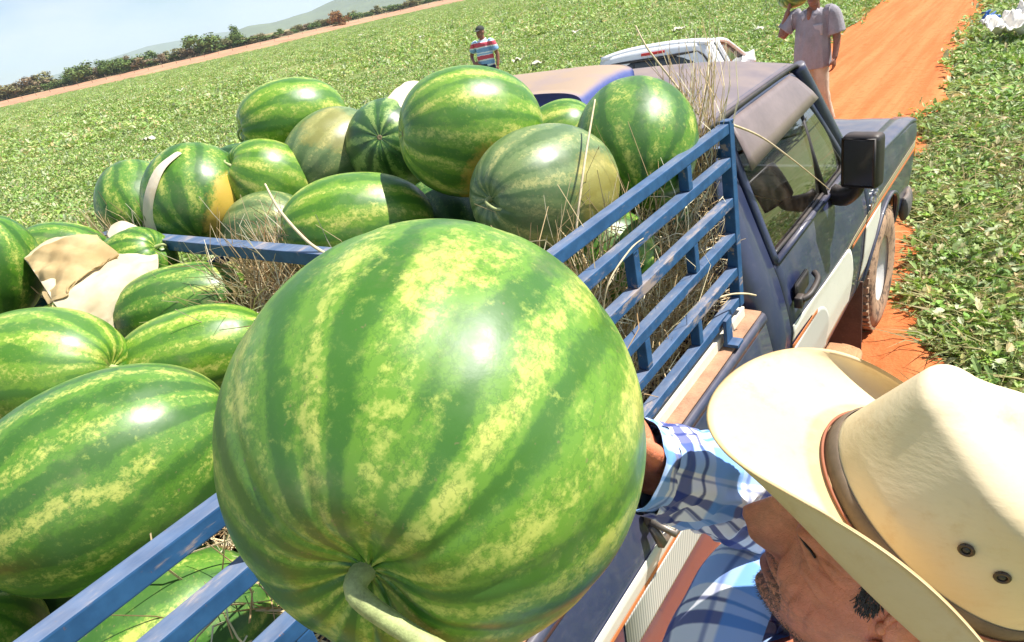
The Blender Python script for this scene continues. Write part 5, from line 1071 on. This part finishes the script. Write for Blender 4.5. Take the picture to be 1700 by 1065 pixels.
# ---- cowboy hat
HATPOS = np.array([1.6135, -3.6124, 1.8409]); HAR = np.array([[-.0983, -.7939, .6001], [-.995, .0874, -.0473], [.0149, .6018, .7985]]); HAS = 1.005
def ht(p): return (np.asarray(p, float)*HAS)@HAR.T+HATPOS
def mat_hat():
    t = NT('cream_straw_hat'); co = t.coord(); n = t.noise(co, 16, 6, .65); n2 = t.noise(co, 5, 4); n3 = t.noise(t.mapping(co, (1, 1, 3)), 90, 4)
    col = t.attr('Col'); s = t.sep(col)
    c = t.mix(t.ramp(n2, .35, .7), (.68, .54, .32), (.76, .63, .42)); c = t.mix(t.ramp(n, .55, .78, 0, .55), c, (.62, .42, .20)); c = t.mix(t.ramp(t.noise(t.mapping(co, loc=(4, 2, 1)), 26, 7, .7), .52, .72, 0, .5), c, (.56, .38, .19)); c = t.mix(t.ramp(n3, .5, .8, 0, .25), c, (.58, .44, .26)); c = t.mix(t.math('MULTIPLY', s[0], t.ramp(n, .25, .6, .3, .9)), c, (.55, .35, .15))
    t.set(color=c, rough=.8, spec=.2); t.bump(t.math('ADD', n3, t.math('MULTIPLY', n, .6)), .12, .003); return t.m
M_HAT = mat_hat()
def hat():
    NA = 160; al = np.linspace(0, 2*math.pi, NA, endpoint=False); c, s = np.cos(al), np.sin(al)     # 0 = left side, pi/2 = front
    rows, col = [], []
    # brim, outer edge inwards (top face), edge roll
    def brim(q):    # q 0 at crown, 1 at edge
        rx = .0865+.085*q; ry = .1065+.095*q; lift = np.abs(c)**2.2
        x = rx*c*(1-np.where(c > 0, .32, .50)*q*q*lift); y = ry*s; z = .058-.018*q*(1-lift)-.020*np.abs(s)**2*q+(-.004*math.sin(math.pi*min(1, q*1.05))+np.where(c > 0, .041, .030)*q**2.6)*lift+.006*np.sin(3*al+1)*q*q
        return np.stack([x, y, z], -1)
    for q in np.linspace(0, 1, 22): rows.append(brim(q))
    top = rows; A_ = np.array(rows); du_ = np.gradient(A_, axis=0); dv_ = np.roll(A_, -1, 1)-np.roll(A_, 1, 1); nn_ = np.cross(du_, dv_); nn_ /= np.linalg.norm(nn_, axis=2, keepdims=True)+1e-9; nn_ *= np.sign(nn_[:, :, 2:3].mean()); under = list(A_-nn_*.0035); e = rows[-1]
    ring = [r for r in reversed(under)]+[]      # build: under from crown... order: under inner -> edge -> top inner -> crown
    seq = under+[(e+under[-1])/2+(e/np.linalg.norm(e[:, :2], axis=1)[:, None]*[1, 1, 0])*.0028]+top[::-1]
    # crown
    for k, h in enumerate(np.linspace(0, 1, 44)):
        H = .120; taper = 1-.10*h-.0*h
        if h <= .66:
            e_ = h/.66; rx, ry, z = .086*(1-.10*e_), .106*(1-.075*e_), .058+H*.78*e_
            P = np.stack([rx*c, ry*s, np.full(NA, z)], -1)
        else:
            e_ = (h-.66)/.34; r_ = math.cos(e_*math.pi/2)**.8 if e_ < 1 else 0; rx, ry, z = .0774*r_, .098*r_, .058+H*(.78+.22*math.sin(e_*math.pi/2))
            P = np.stack([rx*c, ry*s, np.full(NA, z)], -1)
        hz = (P[:, 2]-.058)/H; P[:, 2] += np.clip(hz, 0, 1)**2*(.008*s)
        # front pinches and centre crease
        pin = np.exp(-((P[:, 1]-.058)/.034)**2)*np.clip((hz-.30)/.6, 0, 1)*np.clip(np.abs(P[:, 0])/.05, 0, 1); P[:, 0] -= np.sign(P[:, 0])*.020*pin
        P[:, 2] -= .026*np.exp(-(P[:, 0]/.026)**2)*np.exp(-((P[:, 1]+.012)/.075)**4)*np.clip((hz-.75)/.25, 0, 1)
        seq.append(P)
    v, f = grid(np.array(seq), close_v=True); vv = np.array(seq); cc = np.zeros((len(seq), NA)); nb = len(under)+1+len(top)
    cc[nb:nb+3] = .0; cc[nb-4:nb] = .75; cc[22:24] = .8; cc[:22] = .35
    return v, f, np.repeat(cc.reshape(-1, 1), 3, 1)
v, f, hc = hat(); hat_o = obj('hat', (ht(v), f), M_HAT, man, col=hc)
al = np.linspace(0, 2*math.pi, 120, endpoint=False)
def bandP(h, o): 
    e_ = h/.120/.78; return np.stack([(.086*(1-.10*e_)+o)*np.cos(al), (.106*(1-.075*e_)+o)*np.sin(al), np.full(120, .058+h)], -1)
v, f = grid(np.array([ht(bandP(h, o)) for h, o in ((.001, .0010), (.002, .0028), (.008, .0031), (.0145, .0028), (.0158, .0010))]), close_v=True); obj('hat_band', (v, f), simple('brown_leather_band', (.15, .105, .065), .75, var=.3, scale=30), hat_o)
v, f = tube(list(ht(bandP(.001, .0042)))+[ht(bandP(.001, .0042))[0]], .0014, 5, cap=False); obj('band_cord', (v, f), simple('red_brown_cord', (.34, .12, .06), .8), hat_o)
for (a, h) in ((.02, .062), (-.26, .062), (-.54, .062), (math.pi-.02, .062), (math.pi+.26, .062), (math.pi+.54, .062)):
    e_ = h/.120/.78; p = np.array([(.086*(1-.10*e_))*math.cos(a), (.106*(1-.075*e_))*math.sin(a), .058+h]); n = Vector((math.cos(a), math.sin(a)*.8, .12)).normalized(); u = n.orthogonal().normalized(); w = n.cross(u)
    ring = [tuple(ht(p+np.array(n)*.0012+.0042*(math.cos(b)*np.array(u)+math.sin(b)*np.array(w)))) for b in np.linspace(0, 6.283, 19)]
    eo = obj('eyelet', tube(ring, .0014, 6, cap=False), simple('dark_brass', (.08, .055, .04), .4, metal=.6), hat_o); obj('eyelet_hole', ball(ht(p), .0040*HAS, 8, 12), M_BLACKP, eo) if False else None
    obj('eyelet_hole', ball(ht(p+np.array(n)*-.0018), .0042*HAS, 8, 12), M_BLACKP, hat_o)
# ---- two men in the field
def simple_head(c, R_, s=1.0):
    """small head with face relief for a distant person: local x left, y forward, z up"""
    P = lambda q: tuple(np.asarray(q)*s@np.asarray(R_).T+np.asarray(c)); B = lambda q, r: ball(P(q), np.array(r)*s, 12, 16, R_)
    return [B((0, -.008, .03), (.075, .095, .10)), B((0, .022, -.04), (.058, .068, .068)), tube([P((0, .088, .035)), P((0, .108, -.012)), P((0, .10, -.028))], [.009*s, .014*s, .013*s], 8), B((0, .088, -.058), (.024, .012, .012)), B((0, .072, -.085), (.026, .022, .02)), B((.076, -.008, .0), (.010, .018, .028)), B((-.076, -.008, .0), (.010, .018, .028)), B((0, .078, .042), (.052, .016, .010)), tube([P((0, -.012, -.05)), P((0, -.028, -.15))], [.055*s, .058*s], 12)]
def face_col(v, c, R_, s=1.0):
    q = (v-np.asarray(c))@np.asarray(R_)/s; a_ = np.abs(q[:, 0]); g = lambda x, m, w: np.exp(-((x-m)/w)**2); fr = q[:, 1] > .05
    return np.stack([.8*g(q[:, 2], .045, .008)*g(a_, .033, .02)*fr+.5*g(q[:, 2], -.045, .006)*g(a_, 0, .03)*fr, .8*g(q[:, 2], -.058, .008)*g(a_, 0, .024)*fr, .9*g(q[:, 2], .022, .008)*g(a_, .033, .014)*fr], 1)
def rz(a): return np.array(Matrix.Rotation(a, 3, 'Z'))
# man in the striped shirt
def striped_man():
    x0, y0 = -8.0, 7.85; hd = math.radians(-80)          # heading of +y(local forward)
    R_ = rz(hd-math.pi/2); L = lambda q: tuple(np.asarray(q, float)@R_.T+np.array([x0, y0, 0]))
    # local: x right-hand = +x, y forward
    m = empty('person', (x0, y0, 0), 'man in dark cap and red, white and blue striped polo standing in the field', 'person')
    T = lambda pts, r, **k: tube([L(p) for p in pts], r, 14, smooth_n=k.get('n', 16))
    hc_ = np.array(L((0, .02, 1.585))); HRm = R_@rz(.5)@np.diag([-1, 1, 1]) if False else R_@rz(-.35)
    bits = simple_head(hc_, HRm, 1.0)+[T([(0, 0, .95), (0, 0, 1.2), (0, -.01, 1.38), (0, -.01, 1.46)], [.105, .11, .105, .05]),
        T([(.19, 0, 1.38), (.36, -.06, 1.16), (.20, .17, 1.02)], [.05, .042, .03]), T([(-.19, 0, 1.38), (-.27, -.03, 1.12), (-.27, .05, .90)], [.05, .042, .03])]
    for s in (-.09, .09): bits.append(T([(s, 0, .95), (s*1.1, .02, .5), (s*1.2, -.01, .08)], [.09, .065, .045]))
    bits += hand_vf(L((.20, .17, 1.02)), np.array((-.75, .2, -.35))@R_.T, np.array((-.1, -1, -.2))@R_.T, True, (.3, .4, .4)); bits += hand_vf(L((-.27, .05, .90)), np.array((.02, .1, -1.))@R_.T, np.array((1., 0, 0))@R_.T, False, (.25, .35, .3))
    v, f = remesh(join(*bits), .011, 2); obj('body', (v, f), mat_skin('field_skin', (.26, .115, .07)), m, col=face_col(v, hc_, HRm))
    t = NT('striped_polo'); z = t.sep(t.coord())[2]; zz = t.math('ADD', z, t.math('MULTIPLY', t.noise(t.coord(), 6, 2), .05)); fr = t.math('FRACT', t.math('DIVIDE', t.math('SUBTRACT', zz, .985), .255)); rp = t.new('ValToRGB'); rp.color_ramp.interpolation = 'CONSTANT'; t.put(rp.inputs[0], fr)
    cr = rp.color_ramp; cols_ = [(0, (.24, .40, .66)), (.30, (.78, .78, .80)), (.40, (.66, .10, .14)), (.72, (.80, .80, .82)), (.78, (.30, .48, .72)), (.90, (.78, .80, .84))]
    cr.elements[0].position = 0; cr.elements[0].color = (*cols_[0][1], 1); cr.elements[1].position = cols_[1][0]; cr.elements[1].color = (*cols_[1][1], 1)
    for p_, c_ in cols_[2:]: e_ = cr.elements.new(p_); e_.color = (*c_, 1)
    t.set(color=rp.outputs[0], rough=.85, spec=.2); t.bump(t.noise(t.coord(), 14, 3), .4, .03)
    sv = [T([(0, 0, .93), (0, .01, 1.05), (0, 0, 1.25), (0, -.01, 1.38), (0, -.01, 1.44)], [.165, .17, .165, .155, .075]), T([(.13, 0, 1.38), (.20, 0, 1.36), (.29, -.035, 1.235)], [.075, .078, .078]), T([(-.13, 0, 1.38), (-.20, 0, 1.36), (-.25, -.02, 1.20)], [.075, .078, .075])]
    v, f = remesh(join(*sv), .012, 3)
    lv = (v-np.array([x0, y0, 0]))@R_; lv[:, 0] *= np.where(np.abs(lv[:, 0]) < .19, 1.12, 1.04); lv[:, 1] *= np.where(np.abs(lv[:, 0]) < .2, .80, 1); v = lv@R_.T+np.array([x0, y0, 0])
    v += (fbm(v, 9, 2, 3)*.008)[:, None]*(R_@np.array([0, 1, 0])); obj('polo_shirt', (v, f), t.m, m)
    v, f = tube([L((.072*math.cos(a), .068*math.sin(a)-.01, 1.455-.03*max(0, math.sin(a)))) for a in np.linspace(0, 6.283, 26)], .016, 7, cap=False); obj('collar', (v, f), simple('white_collar', (.78, .78, .78), .85), m)
    tv = [T([(0, 0, .98), (0, 0, .88)], [.15, .14])]+[T([(s, 0, .92), (s*1.1, .02, .5), (s*1.2, -.01, .05)], [.105, .08, .07]) for s in (-.09, .09)]
    v, f = remesh(join(*tv), .014, 2); obj('jeans', (v, f), simple('dark_jeans', (.025, .035, .08), .85, var=.3), m)
    for s in (-.11, .11): obj('shoe', T([(s, -.07, .045), (s, .05, .045), (s, .17, .035)], [.045, .05, .03]), M_BOOT, m)
    cap = []
    for u in np.linspace(0, math.pi/2, 9):
        cap.append([tuple(np.array((.086*math.cos(u)*math.cos(a), .105*math.cos(u)*math.sin(a)-.008, .055+.085*math.sin(u)))@HRm.T+hc_) for a in np.linspace(0, 6.283, 29)[:-1]])
    co = obj('cap', grid(np.array(cap), close_v=True), simple('dark_cap', (.03, .035, .03), .8, var=.3), m)
    br = np.array([[np.array((x*.075*(1-.15*q), .085+q*.085-.02*x*x, .062-.012*q-.014*x*x))@HRm.T+hc_ for x in np.linspace(-1, 1, 9)] for q in np.linspace(0, 1, 5)]); obj('cap_peak', sheet(br, .004), simple('cap_peak', (.035, .04, .035), .7), co)
striped_man()
def carrier():
    x0, y0 = -.62, 4.68; R_ = rz(math.radians(172)); L = lambda q: tuple(np.asarray(q, float)@R_.T+np.array([x0, y0, .0]))
    m = empty('person', (x0, y0, 0), 'man in grey open shirt walking on the road with a watermelon on his shoulder', 'person')
    T = lambda pts, r, n=16: tube([L(p) for p in pts], r, 14, smooth_n=n)
    hc_ = np.array(L((-.03, .05, 1.565))); bits = simple_head(hc_, R_, 1.0)
    bits += [T([(0, 0, .92), (0, 0, 1.2), (0, 0, 1.36), (-.01, .01, 1.45)], [.10, .11, .105, .055]), ball(L((0, .10, 1.37)), (.03, .035, .075), 10, 14, R_), T([(.19, 0, 1.36), (.33, .09, 1.17), (.26, .06, 1.44)], [.05, .043, .03]), T([(-.19, 0, 1.36), (-.26, -.01, 1.10), (-.27, .07, .88)], [.05, .042, .03])]
    bits += [T([(.08, 0, .92), (.09, .16, .52), (.09, .06, .10)], [.09, .062, .045]), T([(-.08, 0, .92), (-.09, -.02, .5), (-.09, -.22, .16)], [.09, .062, .045])]
    bits += hand_vf(L((.26, .06, 1.44)), np.array((-.12, -.35, .9))@R_.T, np.array((-.9, -.2, -.1))@R_.T, True, (.2, .35, .3)); bits += hand_vf(L((-.27, .07, .88)), np.array((.03, .15, -1.))@R_.T, np.array((1., 0, 0))@R_.T, False, (.3, .4, .35))
    v, f = remesh(join(*bits), .010, 2); obj('body', (v, f), mat_skin('carrier_skin', (.24, .115, .075)), m, col=face_col(v, hc_, R_))
    sv = [T([(0, .0, .80), (0, .01, .92), (0, .01, 1.1), (0, 0, 1.27), (0, 0, 1.38), (0, 0, 1.43)], [.185, .185, .175, .170, .15, .075]), T([(.12, 0, 1.37), (.20, .01, 1.35), (.29, .06, 1.23)], [.08, .085, .088]), T([(-.12, 0, 1.37), (-.20, 0, 1.35), (-.255, 0, 1.14)], [.08, .085, .092])]
    v, f = remesh(join(*sv), .010, 2); lv = (v-np.array([x0, y0, 0]))@R_; lv[:, 0] *= np.where(np.abs(lv[:, 0]) < .19, 1.14, 1.06); lv[:, 1] *= np.where(np.abs(lv[:, 0]) < .2, .76, 1)
    fold = np.array([(1-2*abs(mnoise.noise(Vector((q[0]*11, q[2]*2.5, 4)))))*.016+.010*mnoise.noise(Vector((q[0]*22, q[2]*6, 1))) for q in lv]); lv[:, 1] += fold*np.clip((1.35-lv[:, 2])/.2, .2, 1); v = lv@R_.T+np.array([x0, y0, 0])
    obj('shirt', (v, f), simple('grey_lavender_shirt', (.28, .255, .28), .85, var=.2, scale=9, bump=.3), m)
    for s in (-1, 1): obj('collar', sheet(np.array([[L((s*(.035+.045*k+.03*q), .118-.055*k+.012*q, 1.36+.075*k-.035*q)) for k in np.linspace(0, 1, 6)] for q in np.linspace(0, 1, 4)]), .003), simple('grey_collar', (.46, .41, .43), .85), m)
    obj('pocket', sheet(np.array([[L((-.05-.10*k, .128+.006*q-.03*k*k, 1.27-.12*q)) for k in np.linspace(0, 1, 6)] for q in np.linspace(0, 1, 6)]), .004), simple('grey_pocket', (.42, .37, .39), .85, var=.2), m)
    tv = [T([(0, 0, .97), (0, 0, .86)], [.15, .14]), T([(.08, 0, .9), (.09, .17, .52), (.09, .06, .06)], [.105, .085, .075]), T([(-.08, 0, .9), (-.09, -.02, .5), (-.09, -.22, .12)], [.105, .082, .075])]
    v, f = remesh(join(*tv), .013, 2); v += (fbm(v, 12, 6, 3)*.008)[:, None]*np.array([.5, 1, 0]); obj('trousers', (v, f), simple('beige_trousers', (.52, .43, .33), .85, var=.15, scale=12, bump=.2), m)
    for p_ in (((.09, 0, .045), (.09, .10, .045), (.09, .22, .035)), ((-.09, -.25, .10), (-.09, -.15, .055), (-.09, -.05, .035))): obj('shoe', T(p_, [.045, .05, .03]), M_BOOT, m)
    melon(np.array(L((.27, -.10, 1.60))), .21, .155, np.array((.2, 1, .1))@R_.T, 'watermelon carried on the shoulder of the man on the road', 77, 'mid', stem=.05, group=None)
carrier()
# ------------------------------------------------------------------ haze
hz = obj('haze', box((0, 1500, 110), (17000, 17000, 420), 0), None, smooth=False); tag(hz, kind='stuff')
hm_ = bpy.data.materials.new('haze_air'); hm_.use_nodes = True; hn_ = hm_.node_tree.nodes; hl_ = hm_.node_tree.links; hn_.clear()
ho_ = hn_.new('ShaderNodeOutputMaterial'); hvv = hn_.new('ShaderNodeVolumePrincipled'); hvv.inputs['Color'].default_value = (.72, .84, 1, 1); hvv.inputs['Density'].default_value = .00013; hvv.inputs['Anisotropy'].default_value = .2
hl_.new(hvv.outputs[0], ho_.inputs['Volume']); hz.data.materials.append(hm_)
